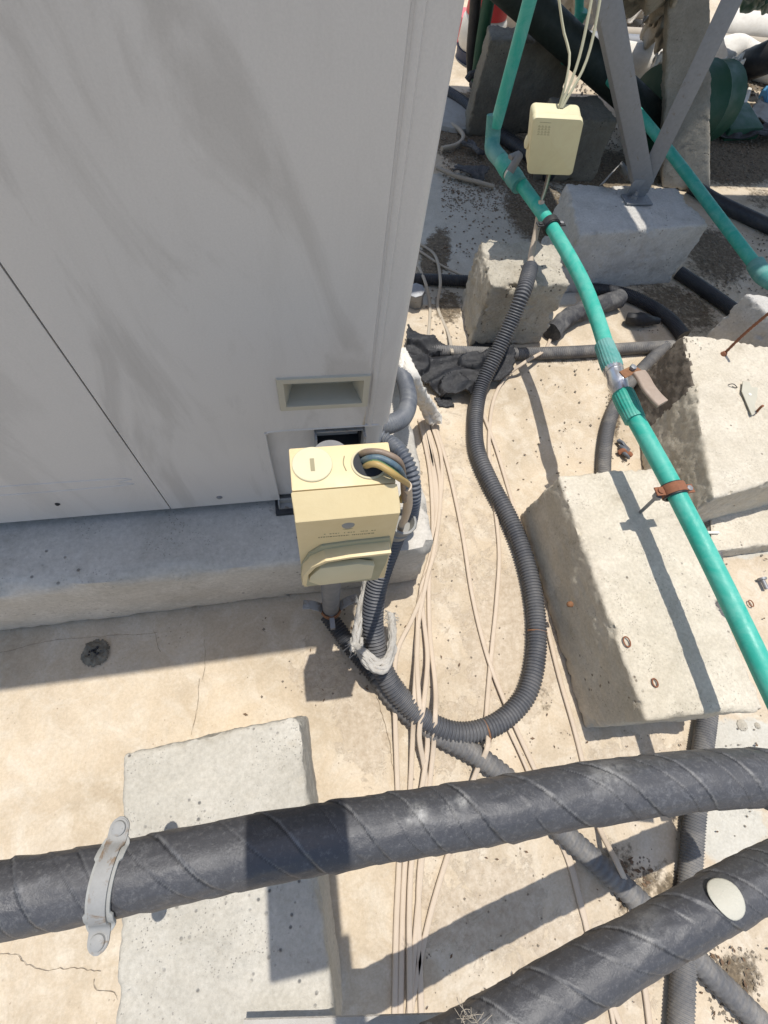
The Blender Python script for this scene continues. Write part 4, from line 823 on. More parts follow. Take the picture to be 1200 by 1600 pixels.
# ================================================================== JUNCTION BOX
jc = [W(832, 176, .62), W(911, 179, .62), W(893, 268, .46), W(822, 264, .46)]
jb = thing('junction_box', sum(jc, Vector())/4, 'cream plastic junction box with rounded corners held up by its wires above the green pipe', 'junction box')
ex, ey = (jc[1]-jc[0]+jc[2]-jc[3])/4, (jc[0]-jc[3]+jc[1]-jc[2])/4; nv = ex.cross(ey).normalized(); cj = sum(jc, Vector())/4
def rrect(c, ex, ey, r, off, n=6, sc=1.0):
    lx, ly = ex.length*sc, ey.length*sc; ux, uy = ex.normalized(), ey.normalized(); pts = []
    for qx, qy, a0 in ((1, 1, 0), (-1, 1, 90), (-1, -1, 180), (1, -1, 270)):
        for k in range(n+1):
            a = math.radians(a0+90*k/n); pts.append(c+ux*(qx*(lx-r)+math.cos(a)*r)+uy*(qy*(ly-r)+math.sin(a)*r)+off)
    return pts
g = G(); g.prism(rrect(cj, ex, ey, .014, nv*.0), tuple(nv*.016)); jl = obj('cover', g, 'jbox', jb, bevel=.0025, smooth=50)
g = G(); g.prism(rrect(cj, ex, ey, .016, nv*-.034, sc=.98), tuple(nv*.033)); jbb = obj('base', g, 'jbox', jb, bevel=.002, smooth=50)
for sx in (-.45, .5):
    g = G(); g.lathe(cj-ey*.93-nv*.022+ex*sx, -ey.normalized(), [(0, .017), (.006, .0165), (.009, .012), (.014, .011), (.016, .007)], 20); obj('gland', g, 'jbox', jbb)
g = G(); g.lathe(cj-ex*.95-nv*.022-ey*.2, -ex.normalized(), [(0, .017), (.006, .016), (.009, .010)], 20); obj('gland', g, 'jbox', jbb)
g = G(); random.seed(5)
for r_ in range(5):
    for k in range(4 if r_ else 1):
        p = cj+nv*.0163+ey*(.80-.085*r_)+ex*(-.72+.13*k); wd = ex.length*(.05 if r_ else .22)
        if r_ == 0: p = cj+nv*.0163+ey*.86+ex*-.5
        g.obox(p, ex.normalized()*wd, ey.normalized()*.0006, nv*.0003)
        if r_: g.obox(p+ey*.035, ex.normalized()*wd*.7, ey.normalized()*.0005, nv*.0003)
obj('moulded_marks', g, 'jbox_mark', jl, weld=False)
g = G(); g.lathe(cj+nv*.016-ex*.05-ey*.15, nv, [(0, .004), (.0006, .0035)], 16); obj('cover_dimple', g, 'jbox', jl)
tp = cj+ey*.98-nv*.02+ex*.08
for i, (x, y, mid, mt, yv) in enumerate(((868, -40, (893, 80), 'wire_cream', 1.7), (932, -40, (905, 90), 'wire_cream', 1.7), (945, -40, (918, 90), 'wire_cream', 1.7))):
    g = G(); yj = tp.y; e_ = WY(x, y, yj+.1); m1 = WY(*mid, yj+.04); pts = [tp+ex*(.0+.06*i), m1, e_]
    if i == 0: pts = [tp, WY(885, 125, yj+.01), WY(890, 85, yj+.04), WY(880, 45, yj+.07), e_]
    g.sweep(pts, .0036 if i else .003, 8, .02)
    lb = ('curved cream wire entering the top of the junction box, leftmost of three', 'straight cream wire entering the top of the junction box, middle of three', 'straight cream wire entering the top of the junction box, rightmost of three')[i]
    props(obj('wire', g, mt), lb, 'wire', 'wires above the junction box')
jcab = thing('power_cable', W(850, 300, .42), 'beige sheathed cable with bare core wires linking the junction box to the looped conduit', 'cable')
bt = cj-ey*.98-nv*.022+ex*.15
e1 = W(846, 314, .40); e2 = W(828, 416, .275)
for k, mt in enumerate(('wire_brown', 'wire_cream', 'wire_green')):
    o_ = Vector((.004*(k-1), 0, .003*(k % 2))); g = G(); g.sweep([bt+o_, W(853, 292, .42)+o_, e1+o_*.5], .0028, 8, .01); obj('core_wire', g, mt, jcab)
g = G(); g.sweep([e1, W(838, 360, .34), W(830, 400, .29), W(826, 430, .26)], .0095, 14, .01); obj('sheath', g, 'cable', jcab)
# isolator power cable
ic = thing('power_cable', W(632, 780, .6), 'thick cable with brown, blue and yellow-green cores arching out of the isolator box knockout', 'cable')
endp = W(634, 762, .73)
for k, (mt, sx_, sy_) in enumerate((('wire_brown', 560, 712), ('wire_blue', 563, 722), ('wire_yellow', 566, 731))):
    hx_, hy_ = [(600, 708), (598, 717), (595, 728)][k]; g = G(); q = [W(sx_, sy_, ZI-.012), W(sx_+14, sy_-6, ZI+.016), W(hx_, hy_, ZI+.02), W(hx_+26, hy_+17+k*0, ZI+.008), endp+Vector((.003*(k-1), .002*(k-1), .0))+Vector((0, 0, .0)), endp+Vector((.002*(1-k), -.002, -.03))]
    g.sweep(q, .0035, 12, .003); o_ = obj('core_wire', g, mt, ic)
    if mt == 'wire_yellow':
        g = G(); g.sweep([p+Vector((.0, .003, -.0005)) for p in q], .0028, 10, .003); obj('green_stripe', g, 'wire_green', o_)
g = G(); g.sweep([endp+Vector((0, 0, .004)), W(637, 790, .62), W(632, 812, .45), W(628, 818, .38), W(622, 840, .31)], .0068, 16, .006); obj('sheath', g, 'cable', ic)
# ================================================================== BEIGE CABLES ON THE GROUND
def cab(pts, label, hw=.0060, hh=.0034, z=.005, mat='cable', name='flat_cable', group='beige flat cables on the floor'):
    P = [W(p[0], p[1], p[2] if len(p) > 2 else z) for p in pts]
    g = G(); g.sweep(P, 0, 10, .012, flat=(hw, hh)); return props(obj(name, g, mat, smooth=60, weld=False), label, 'cable', group)
cab([(655, 655), (672, 740), (676, 850), (664, 915, .012), (645, 965, .018), (620, 1020, .03), (617, 1090, .03), (620, 1200, .012), (624, 1320), (619, 1450), (616, 1640)], 'beige flat cable bowing out left past the rag-wrapped conduit, leftmost of the bundle')
cab([(660, 655), (682, 760), (676, 850), (656, 930), (652, 1010, .03), (647, 1100, .065), (645, 1150, .03), (640, 1250), (630, 1400), (625, 1640)], 'beige flat cable second from left where the bundle crosses over the conduit loop')
cab([(666, 655), (688, 760), (676, 870, .01), (658, 920, .01), (663, 975, .016), (668, 1030, .03), (662, 1100, .065), (655, 1150, .05), (665, 1220, .01), (660, 1330), (650, 1450), (634, 1640)], 'beige flat cable that bends right then crosses back inside the bundle')
cab([(672, 655), (690, 720), (686, 800), (672, 880), (671, 980), (680, 1070, .03), (680, 1120, .065), (676, 1180, .02), (664, 1290), (654, 1400), (660, 1640)], 'beige flat cable on the right edge of the bundle beside the plinth')
cab([(663, 655), (676, 730), (682, 840), (668, 900, .014), (652, 990, .02), (655, 1095, .068), (668, 1160, .03), (650, 1290, .01), (640, 1400, .01), (641, 1640, .01)], 'beige flat cable on top in the middle of the bundle')
cab([(677, 655), (700, 730), (722, 830), (738, 930), (760, 1020), (790, 1100, .01), (830, 1190), (875, 1290), (905, 1400), (930, 1500), (985, 1640)], 'beige flat cable crossing diagonally under the conduit loop to the lower right')
cab([(860, 530), (850, 548, .03), (820, 566, .05), (790, 590, .012), (770, 630), (764, 700), (772, 780), (780, 860), (776, 940), (768, 1020), (760, 1120, .01), (762, 1165, .055), (742, 1212, .02), (705, 1320), (672, 1430), (645, 1560), (635, 1640)], 'beige flat cable curling over the straight grey conduit and down under the loop')
cab([(752, 640), (775, 700), (805, 800), (828, 870), (848, 950), (872, 1050), (895, 1130), (915, 1210), (935, 1290, .01), (965, 1350, .055), (985, 1400, .01), (985, 1450), (1005, 1530), (1020, 1640)], 'beige flat cable running along the left foot of the large pale block')
cab([(790, 1130, .008), (818, 1190, .008), (850, 1270), (885, 1340), (910, 1430), (950, 1560), (965, 1640)], 'thin beige cable between the diagonal conduit and the wrapped pipes', .004, .003)
cab([(655, 392), (690, 415), (728, 433, .03), (760, 450, .02)], 'thin faded cable reaching the left side of the small rough block', .005, .004, mat='cable_grey', group='faded cables behind the outdoor unit')
cab([(655, 380), (680, 400), (688, 440, .045), (684, 480), (700, 520), (707, 552, .045)], 'faded cable bending over the black conduit behind the outdoor unit', .006, .0035, mat='cable_grey', group='faded cables behind the outdoor unit')
cab([(650, 410), (664, 440, .045), (672, 480), (668, 540)], 'short faded cable closest to the outdoor unit corner', .006, .0035, mat='cable_grey', group='faded cables behind the outdoor unit')
cab([(682, 262, .02), (715, 276, .02), (745, 284, .02), (772, 292, .015)], 'straight faded cable end lying on the edge of the soil', .009, .008, mat='cable_grey', group='faded cables behind the outdoor unit')
cab([(705, 194, .02), (718, 203, .02), (724, 215, .02), (714, 226, .02), (690, 232, .02)], 'looped faded cable near the round drain cover', .009, .008, mat='cable_grey', group='faded cables behind the outdoor unit')
# ================================================================== RAGS
def rag(strands, mat, label, name='white_rag', r=.006, fr=10, seed=1):
    T = thing(name, strands[0][0], label, 'rag'); random.seed(seed)
    g = G()
    for i, st in enumerate(strands):
        g.sweep(st, wrinkle(r*random.uniform(.75, 1.25), .55, 55, i*7.0), 10, .004)
    obj('cloth', g, mat, T, smooth=70, weld=False)
    g = G()
    for k in range(fr):
        s_ = random.choice(strands)[-1]; d = Vector((random.uniform(-1, 1), random.uniform(-1, .6), random.uniform(-.3, .5)))*.018
        g.sweep([s_, s_+d*.6+Vector((0, 0, .004)), s_+d], .0006, 4, .004)
    obj('loose_threads', g, mat, T, weld=False)
    return T
S = []
for i in range(9):
    o1, o2 = random.uniform(-7, 7), random.uniform(-9, 9)
    S.append([W(626+o1*.6, 552+o2*.5, .34), W(640+o1*.9, 585+o2*.4, .33+random.uniform(0, .012)), W(655+o1, 615+o2*.4, .22), W(667+o1*1.2, 636+o2*.3, .09), W(677+o1*1.4, 655+o2*.5, .03)])
rag(S, 'cloth', 'frayed twisted white rag beside the outdoor unit corner and the black bitumen scrap', r=.0105, fr=40, seed=2)
S = []
for i in range(9):
    a = i*.9; u = random.uniform
    S.append([W(575+u(-5, 5), 898, .17+.01*math.sin(a)), W(567+u(-5, 5), 945, .14+u(-.01, .01)), W(561+u(-7, 7), 985, .12+u(-.01, .02)), W(556+u(-10, 8), 1012+u(-8, 8), .11+u(-.01, .02))])
for i in range(13):
    u = random.uniform; o = u(-9, 9)
    S.append([W(556+o, 1004+u(-10, 10), .12+u(-.01, .01)), W(571+u(-4, 4), 1026+o, .15+u(-.01, .008)), W(590+u(-4, 4), 1041+o, .152+u(-.004, .008)), W(605+u(-4, 4), 1034+o, .148+u(-.006, .006)), W(613+u(-4, 4), 1008+o, .12), W(613+u(-4, 3), 985+o, .10), W(611+u(-4, 4), 962+u(-14, 12), .09)])
rag(S, 'cloth_grey', 'dirty white rag tied round the looped conduit below the isolator box', r=.0052, fr=110, seed=4)
# ================================================================== BITUMEN SCRAP
def sheet(px_poly, label, zf, mat, name, cat, thick=.006, seed=0, n=46):
    """crumpled sheet filling a floor outline"""
    P = [W(*p) for p in px_poly]; xs = [p.x for p in P]; ys = [p.y for p in P]
    def inside(x, y):
        c = False; j = len(P)-1
        for i in range(len(P)):
            if (P[i].y > y) != (P[j].y > y) and x < (P[j].x-P[i].x)*(y-P[i].y)/(P[j].y-P[i].y)+P[i].x: c = not c
            j = i
        return c
    nx = n; ny = n; x0, x1, y0, y1 = min(xs), max(xs), min(ys), max(ys); g = G(); idx = {}; V = []; F = []
    for j in range(ny+1):
        for i in range(nx+1):
            x = x0+(x1-x0)*i/nx; y = y0+(y1-y0)*j/ny; V.append((x, y, zf(x, y)))
    for j in range(ny):
        for i in range(nx):
            cx, cy = x0+(x1-x0)*(i+.5)/nx, y0+(y1-y0)*(j+.5)/ny
            if inside(cx+.006*noise.noise(Vector((cx*40, cy*40, seed))), cy+.006*noise.noise(Vector((cx*40, cy*40, seed+9)))): a = j*(nx+1)+i; F.append((a, a+1, a+nx+2, a+nx+1))
    used = sorted({k for f in F for k in f}); mp = {k: i for i, k in enumerate(used)}
    g.add([V[k] for k in used], [tuple(mp[k] for k in f) for f in F])
    o = obj(name, g, mat, smooth=60); md = o.modifiers.new('thick', 'SOLIDIFY'); md.thickness = thick; md.offset = 1
    return props(o, label, cat)
def bz(sd, a=.05, base=.012):
    def f(x, y):
        n0 = noise.noise(Vector((x*5+sd, y*8, sd))); n1 = noise.noise(Vector((x*8-y*5+sd, y*11+x*3, sd+3)))
        v = a*(.55*(1-min(1, abs(n0)*3.2))**1.5+.5*(1 if n1 > .02 else max(0, 1+(n1-.02)*14)))+noise.noise(Vector((x*90, y*90, sd)))*.0018
        return base+v
    return f
sheet([(632, 528), (660, 536), (700, 556), (735, 556), (740, 530), (760, 536), (800, 566), (795, 590), (775, 606), (752, 606), (738, 628), (690, 625), (670, 612), (650, 590), (632, 570)], 'crumpled black bitumen membrane scrap in front of the small rough block', bz(1, .045, .010), 'bitumen', 'bitumen_scrap', 'scrap', n=80)
sheet([(678, 622), (705, 624), (709, 637), (686, 637)], 'small flat bitumen offcut at the tip of the white rag', bz(4, .006, .006), 'bitumen', 'bitumen_scrap', 'scrap', n=20)
# ================================================================== STEEL STRUTS
fr_ = thing('strut_frame', W(992, 300, .25), 'galvanised steel angle struts meeting in a V and bolted to the shaded grey block', 'metal frame')
fY = W(992, 300, .25).y
def angle_bar(p0, p1, wd, face, nm, flip=1, th_=.003, mat='galv'):
    p0, p1 = np.array(p0), np.array(p1); t = _n(p1-p0); s = _n(np.cross(t, face)); n = np.cross(s, t)
    g = G(); c = (p0+p1)/2; L = np.linalg.norm(p1-p0)/2
    g.obox(c, s*wd/2, t*L, n*th_/2); g.obox(c+s*flip*(wd/2-th_/2)+n*(-wd/2+th_/2)*1.0-n*th_, s*th_/2, t*L, n*wd/2)
    return obj(nm, g, mat, fr_, bevel=.0008), s, n, t
vf = np.array([-.35, -1, .35])
a1, s1, n1, t1 = angle_bar(W(1000, 300, .27), WY(1172, -60, fY), .058, vf, 'upright', 1)
a2, s2, n2, t2_ = angle_bar(np.array(W(1006, 290, .29))+np.array([0, -.012, 0]), np.array(WY(938, -60, fY+.0))+np.array([0, -.012, 0]), .062, vf, 'brace', -1)
for (px1, py1) in ((1048, 205), (1070, 162), (1098, 110), (1112, 86)):
    c = np.array(WY(px1, py1, fY-.006)); g = G(); g.lathe(c, n1 if np.dot(n1, vf) > 0 else -n1, [(0, .012), (.0012, .012), (.0013, .0085), (.0004, .008)], 20); obj('slot_hole', g, 'cable_grey' if py1 > 90 else 'white_plastic', a1)
for (px1, py1) in ((1003, 256), (1008, 276)):
    c = np.array(WY(px1, py1, fY-.02)); g = G(); g.lathe(c, (-.2, -1, .3), [(0, .014), (.004, .014), (.0045, .010), (.012, .010), (.013, .007)], 6); obj('bolt', g, 'galv', a2)
# foot bracket
fc = W(995, 312, .256); g = G(); g.obox(fc, (.055, 0, 0), (0, .030, 0), (0, 0, .003)); g.obox(fc+Vector((.0, .02, .03)), (.04, 0, 0), (0, .003, 0), (0, 0, .03)); fb = obj('foot_bracket', g, 'galv', fr_, bevel=.001)
g = G(); g.lathe(fc+Vector((-.02, -.005, .003)), (0, 0, 1), [(0, .018), (.003, .018), (.0032, .012), (.014, .012), (.015, .006), (.03, .006)], 6); obj('bolt', g, 'galv', fb)
# scrap sheet metal pieces by the struts
ms = thing('sheet_metal_scrap', W(958, 282, .256), 'bent shiny sheet metal offcut lying behind the strut foot', 'scrap')
g = G(); q = [W(936, 290, .255), W(962, 262, .255), W(968, 268, .30), W(980, 284, .255)]
g.add([q[0], q[0]+Vector((.0, -.02, .02)), q[1]+Vector((0, -.02, .03)), q[1], q[3], q[3]+Vector((0, -.03, .02))], [(0, 1, 2, 3), (2, 3, 4, 5)]); o1 = obj('folded_strip', g, 'galv_light', ms, smooth=20); o1.modifiers.new('t', 'SOLIDIFY').thickness = .002
g = G(); g.add([W(968, 256, .29), W(972, 252, .30), W(986, 270, .26), W(982, 276, .26)], [(0, 1, 2, 3)]); o1 = obj('short_strip', g, 'galv_light', ms); o1.modifiers.new('t', 'SOLIDIFY').thickness = .002
# ================================================================== SOLAR COLLECTORS above (cast the shade)
def collector(x0, x1, y0, y1, z0, z1, label):
    T = thing('solar_collector', ((x0+x1)/2, (y0+y1)/2, min(z0, z1)), label, 'solar panel', 'solar collectors on the frame')
    def q(x, y, dz): return (x, y, z0+(z1-z0)*(y-y0)/(y1-y0)+dz)
    g = G(); g.hexa([q(x0, y0, 0), q(x1, y0, 0), q(x1, y1, 0), q(x0, y1, 0), q(x0, y0, .07), q(x1, y0, .07), q(x1, y1, .07), q(x0, y1, .07)]); obj('casing', g, 'galv', T, bevel=.003)
    g = G(); e = .03; g.hexa([q(x0+e, y0+e, .071), q(x1-e, y0+e, .071), q(x1-e, y1-e, .071), q(x0+e, y1-e, .071), q(x0+e, y0+e, .076), q(x1-e, y0+e, .076), q(x1-e, y1-e, .076), q(x0+e, y1-e, .076)]); obj('glass', g, 'glass_dark', T)
oy = .15*1.5; oxx = .045*1.5
collector(.25, 1.26+oxx, 1.40+oy, 2.33+oy, 1.5, 1.5, 'solar collector nearest the outdoor unit, above the small rough block')
collector(1.30+oxx, 4.2, 1.19+oy, 2.165+oy, 1.5, 1.5, 'solar collector above the galvanised struts')
collector(.75, 4.2, 2.26+oy, 3.14+oy, 1.62, 1.62, 'solar collector farthest back above the green drum')
g = G(); 
# ================================================================== BACKGROUND OBJECTS
# green drum lying behind the post
dr = thing('green_drum', W(1100, 165), 'dark green plastic drum lying behind the leaning post', 'drum')
dc0, dc1 = W(1015, 172, .17), W(1120, 160, .17)
g = G(); g.lathe(dc0, dc1-dc0, [(0, .14), (.01, .165), (.04, .17), (.05, .16), (.30, .165), (.32, .175), (.34, .165), ((dc1-dc0).length*.96, .165), ((dc1-dc0).length, .14)], 32); obj('drum_body', g, 'green_dark', dr)
g = G(); g.obox(W(1150, 190, .05), (.12, .02, 0), (-.02, .09, .02), (0, 0, .03)); obj('drum_foot', g, 'green_dark', dr, bevel=.01)
# shaded tarp patch behind drum
sheet([(1110, 205), (1150, 212), (1240, 205), (1260, 222), (1200, 226), (1108, 222)], 'black plastic strip lying in the shade at the right edge', bz(8, .03, .02), 'black', 'plastic_sheet', 'plastic sheet', n=30)
sheet([(1168, 178), (1185, 160), (1230, 158), (1240, 196), (1190, 200), (1175, 192)], 'grey dirty sheet patch under the blue plastic bit', bz(12, .02, .012), 'cover', 'plastic_sheet', 'plastic sheet', n=26)
g = G(); g.lathe(W(1192, 152, .03), (1, .2, .4), [(0, .035), (.02, .05), (.05, .03), (.09, .045), (.12, .01)], 9); props(obj('blue_plastic_scrap', g, 'blue_plastic', smooth=20), 'bright blue crumpled plastic bit at the right edge', 'scrap')
# far pipes, horizontally across
def fp(pts, r, mat, label, name='far_pipe', cat='pipe', wr=.04):
    g = G(); g.sweep([W(*p) for p in pts], wrinkle(r, wr, 6), 16, .03); return props(obj(name, g, mat, smooth=60, weld=False), label, cat, 'far pipes along the roof')
fp([(895, 64, .05), (1000, 72, .05), (1070, 80, .05)], .05, 'galv', 'upper bare grey far pipe behind the left strut', 'steel_pipe')
fp([(895, 51, .05), (1000, 57, .05), (1070, 62, .05)], .04, 'cable_grey', 'thin dusty far pipe just above the bare grey one', 'steel_pipe')
fp([(970, 98, .08), (1010, 101, .08), (1075, 100, .08)], .09, 'cloth', 'fat white wrapped far pipe left of the leaning post', 'wrapped_far_pipe', wr=.15)
fp([(1115, 88, .08), (1150, 84, .08), (1190, 98, .08), (1250, 112, .08)], .085, 'cloth', 'fat white wrapped far pipe right of the upright strut', 'wrapped_far_pipe', wr=.25)
fp([(1115, 70, .08), (1160, 74, .08), (1260, 84, .08)], .055, 'cable_grey', 'grey far pipe above the white wrapped one at the right', 'steel_pipe')
fp([(1150, 22, .1), (1200, 34, .1), (1260, 44, .1)], .09, 'cable_grey', 'farthest dusty pipe in the top right corner', 'steel_pipe')
fp([(1130, 45, .1), (1180, 56, .1), (1250, 58, .1)], .10, 'cloth', 'pale wrapped far pipe in the top right corner', 'wrapped_far_pipe', wr=.2)
fp([(1170, 98, .1), (1190, 92, .15), (1220, 84, .2)], .08, 'black', 'black hose lump at the right edge over the wrapped pipe', 'black_hose', wr=.2)
# nets and cloths
def drape(pp, zs, label, sd, mat='net'):
    P = [W(p[0], p[1], z) for p, z in zip(pp, zs)]; n = 30; g = G(); V = []
    for j in range(n+1):
        for i in range(n+1):
            u, v = i/n, j/n; p = (P[0]*(1-u)+P[1]*u)*(1-v)+(P[3]*(1-u)+P[2]*u)*v
            f = noise.noise(Vector((u*5+sd, v*3, sd)))*.10+noise.noise(Vector((u*12+sd, v*6, sd)))*.02; V.append(p+Vector((f*.3, f*.3, f*.6)))
    g.add(V, [(j*(n+1)+i, j*(n+1)+i+1, (j+1)*(n+1)+i+1, (j+1)*(n+1)+i) for j in range(n) for i in range(n)])
    o = obj('shade_net', g, mat, smooth=70); md = o.modifiers.new('t', 'SOLIDIFY'); md.thickness = .006; return props(o, label, 'net', 'old shade nets')
drape([(945, -20), (1060, -20), (1058, 22), (950, 18)], (.6, .7, .4, .35), 'dusty shade net draped at the top left of the leaning post', 3)
drape([(1010, 20), (1050, 10), (1046, 78), (1000, 62)], (.35, .45, .25, .1), 'brown shade net hanging against the left side of the leaning post', 5, 'post')
drape([(840, -8), (930, -10), (935, 22), (850, 30)], (.25, .3, .12, .15), 'pale net heap beyond the second green riser', 9, 'cloth_grey')
drape([(865, 36), (950, 20), (960, 34), (870, 50)], (.1, .12, .05, .05), 'low pale net strip beside the second green riser', 13, 'cloth_grey')
drape([(1020, 92), (1042, 74), (1040, 118), (1016, 122)], (.18, .24, .06, .05), 'white ragged net flap beside the fat wrapped far pipe', 15, 'cloth')
drape([(1150, -10), (1230, -10), (1230, 18), (1160, 14)], (.5, .5, .3, .3), 'dark net heap at the very top right corner', 17, 'green_dark')
drape([(1125, 96), (1160, 92), (1166, 106), (1128, 112)], (.16, .18, .06, .05), 'white torn net over the wrapped pipe right of the strut', 19, 'cloth')
random.seed(31)
for k, (x, y, r, mt, lb, nm, ct) in enumerate((
    (1135, 128, .05, 'block_rough', 'pale broken stone left of the blue plastic bit', 'stone', 'stone'), (1168, 118, .035, 'pebble', 'brown stone nearest the wrapped pipe at the right', 'stone', 'stone'),
    (1012, 128, .04, 'pebble', 'small brown stone left of the leaning post', 'stone', 'stone'), (985, 122, .03, 'block_rough', 'small pale stone beside the left strut', 'stone', 'stone'),
    (1140, 170, .03, 'leaf', 'dark lump of soil on the drum foot', 'soil_lump', 'soil'))):
    g = G(); bm = bmesh.new(); bmesh.ops.create_icosphere(bm, subdivisions=2, radius=r); c = W(x, y, r*.5)
    g.add([(c.x+v.co.x*(1.2+.5*noise.noise(v.co*30+Vector((k, 0, 0)))), c.y+v.co.y*(1+.5*noise.noise(v.co*30+Vector((0, k, 0)))), max(0, c.z+v.co.z*.8*(1+.5*noise.noise(v.co*25)))) for v in bm.verts], [tuple(v.index for v in f.verts) for f in bm.faces]); bm.free()
    props(obj(nm, g, mt, smooth=30), lb, ct)
sheet([(1112, 66), (1165, 62), (1210, 74), (1200, 96), (1150, 92), (1115, 84)], 'crumpled pale plastic sheeting between the far pipes at the right', bz(31, .12, .02), 'net', 'plastic_sheeting', 'plastic sheet', n=34)
sheet([(900, 8), (950, 6), (1000, 20), (1010, 44), (950, 46), (905, 30)], 'crumpled pale sheeting at the top between the two green risers and the left strut', bz(33, .16, .03), 'cloth_grey', 'plastic_sheeting', 'plastic sheet', n=40)
sheet([(848, 30), (885, 28), (893, 46), (860, 58)], 'brownish crumpled sheeting left of the second green riser', bz(35, .12, .03), 'net', 'plastic_sheeting', 'plastic sheet', n=30)
g = G(); a_, b_ = W(1178, 182, .04), W(1150, 182, .08); g.sweep([W(1172, 138, .05), W(1164, 160, .09), W(1155, 183, .05)], 0, 8, .02, flat=(.012, .004)); props(obj('pale_stick', g, 'white_plastic'), 'pale thin strip leaning on the soil left of the blue plastic bit', 'strip')
# bucket
bk = thing('white_bucket', W(782, 34), 'dusty white plastic bucket behind the biggest dark block', 'bucket')
g = G(); bc = W(780, 36, 0); g.lathe(bc, (0, 0, 1), [(0, .11), (.02, .12), (.30, .15), (.31, .165), (.335, .165), (.34, .15)], 32); obj('bucket_body', g, 'white_plastic', bk)
g = G(); g.sweep([bc+Vector((.165*math.cos(a), .165*math.sin(a), .29)) for a in np.linspace(0, 2*np.pi, 26)], .008, 8, .02); obj('rim', g, 'white_plastic', bk)
# white and red container
wc = thing('plastic_container', W(742, 90), 'white container with a red cap and dark base, just right of the outdoor unit corner', 'container')
cb = W(745, 92, 0); g = G(); g.lathe(cb+Vector((0, 0, .05)), (0, 0, 1), [(0, .12), (.02, .13), (.12, .125), (.14, .11)], 28); obj('container_body', g, 'white_plastic', wc)
g = G(); g.lathe(cb, (0, 0, 1), [(0, .125), (.048, .13)], 28); obj('container_base', g, 'navy', wc)
g = G(); g.lathe(cb+Vector((0, 0, .19)), (0, 0, 1), [(0, .115), (.13, .11), (.14, .09)], 28); obj('container_cap', g, 'red_plastic', wc)
g = G(); pc_ = W(727, 62, 0); g.box(pc_.x-.07, pc_.x+.06, pc_.y-.08, pc_.y+.08, 0, .12); props(obj('pink_box', g, 'pink_plastic', bevel=.015), 'small pink plastic box peeking out past the outdoor unit edge', 'box')
# drain cover
dcv = W(706, 180, 0); g = G(); g.lathe(dcv, (0, 0, 1), [(0, .175), (.018, .17), (.022, .155), (.026, .15), (.03, .11), (.032, .02)], 40); props(obj('drain_cover', g, 'cover'), 'round grey drain cover lying on the soil beside the outdoor unit', 'drain cover')
# grey tape and rag scraps on soil by drain
sheet([(712, 268), (760, 278), (750, 290), (705, 280)], 'dusty twisted rag scrap on the soil below the green elbow', bz(21, .03, .012), 'foam', 'rag_scrap', 'rag', n=20)
rag([[W(722+i*5, 222+3*math.sin(i*2), .03), W(735+i*4, 232-4*math.cos(i), .035), W(750+i*2, 236+i, .02)] for i in range(4)], 'foam', 'grey dusty rag on the soil left of the green elbow', 'dusty_rag', r=.008, fr=8, seed=9)
# grey nut-like fitting near the unit
nt_ = W(652, 458, .05); g = G(); g.lathe(nt_-Vector((.0, 0, .05)), (-.15, -.1, 1), [(0, .030), (.045, .030), (.047, .034), (.07, .034), (.072, .02)], 8); props(obj('pipe_fitting', g, 'galv', bevel=.002), 'dark hexagonal pipe fitting half hidden by the outdoor unit edge', 'pipe fitting')
# ================================================================== SMALL THINGS ON BLOCKS
# rusty rod set in block
rr_ = thing('rusty_rod', W(1131, 553, .25), 'thin rusty rod standing up from the saw-cut block at the right edge', 'rod')
g = G(); g.sweep([W(1131, 553, .25), W(1165, 520, .33), W(1215, 478, .43)], lambda d, th: np.full(len(th), .0038+.001*(d % .01 > .005)), 10, .004); obj('rod', g, 'rust', rr_)
g = G(); g.lathe(W(1130, 554, .249), (0, 0, 1), [(0, .010), (.004, .009), (.010, .006)], 12); obj('rusty_nut', g, 'rust', rr_)
# metal tab
tb = thing('metal_tab', W(1166, 620, .25), 'bent cream-grey metal tab with a hole, lying on the saw-cut block', 'metal scrap')
g = G(); tp_ = [W(*p, .257) for p in ((1160, 596), (1170, 598), (1174, 606), (1183, 606), (1182, 622), (1178, 634), (1182, 645), (1174, 650), (1168, 636), (1158, 612))]
g.prism(tp_, (.0, .0, .003)); obj('plate', g, 'ivory_trim', tb, bevel=.001)
g = G(); g.lathe(W(1172, 616, .2602), (0, 0, 1), [(0, .005), (.0004, .005)], 16); obj('hole', g, 'white_plastic', tb)
g = G(); g.sweep([W(1180, 646, .252), W(1188, 637, .275), W(1192, 634, .285)], .0035, 10, .004); props(obj('rusty_nail', g, 'rust'), 'short rusty nail beside the bent metal tab on the saw-cut block', 'nail')
g = G(); g.sweep([W(1138, 601, .253), W(1146, 600, .262), W(1152, 606, .254), W(1144, 604, .254)], .0012, 6, .003); props(obj('bent_wire', g, 'black'), 'thin bent black wire next to the metal tab', 'wire')
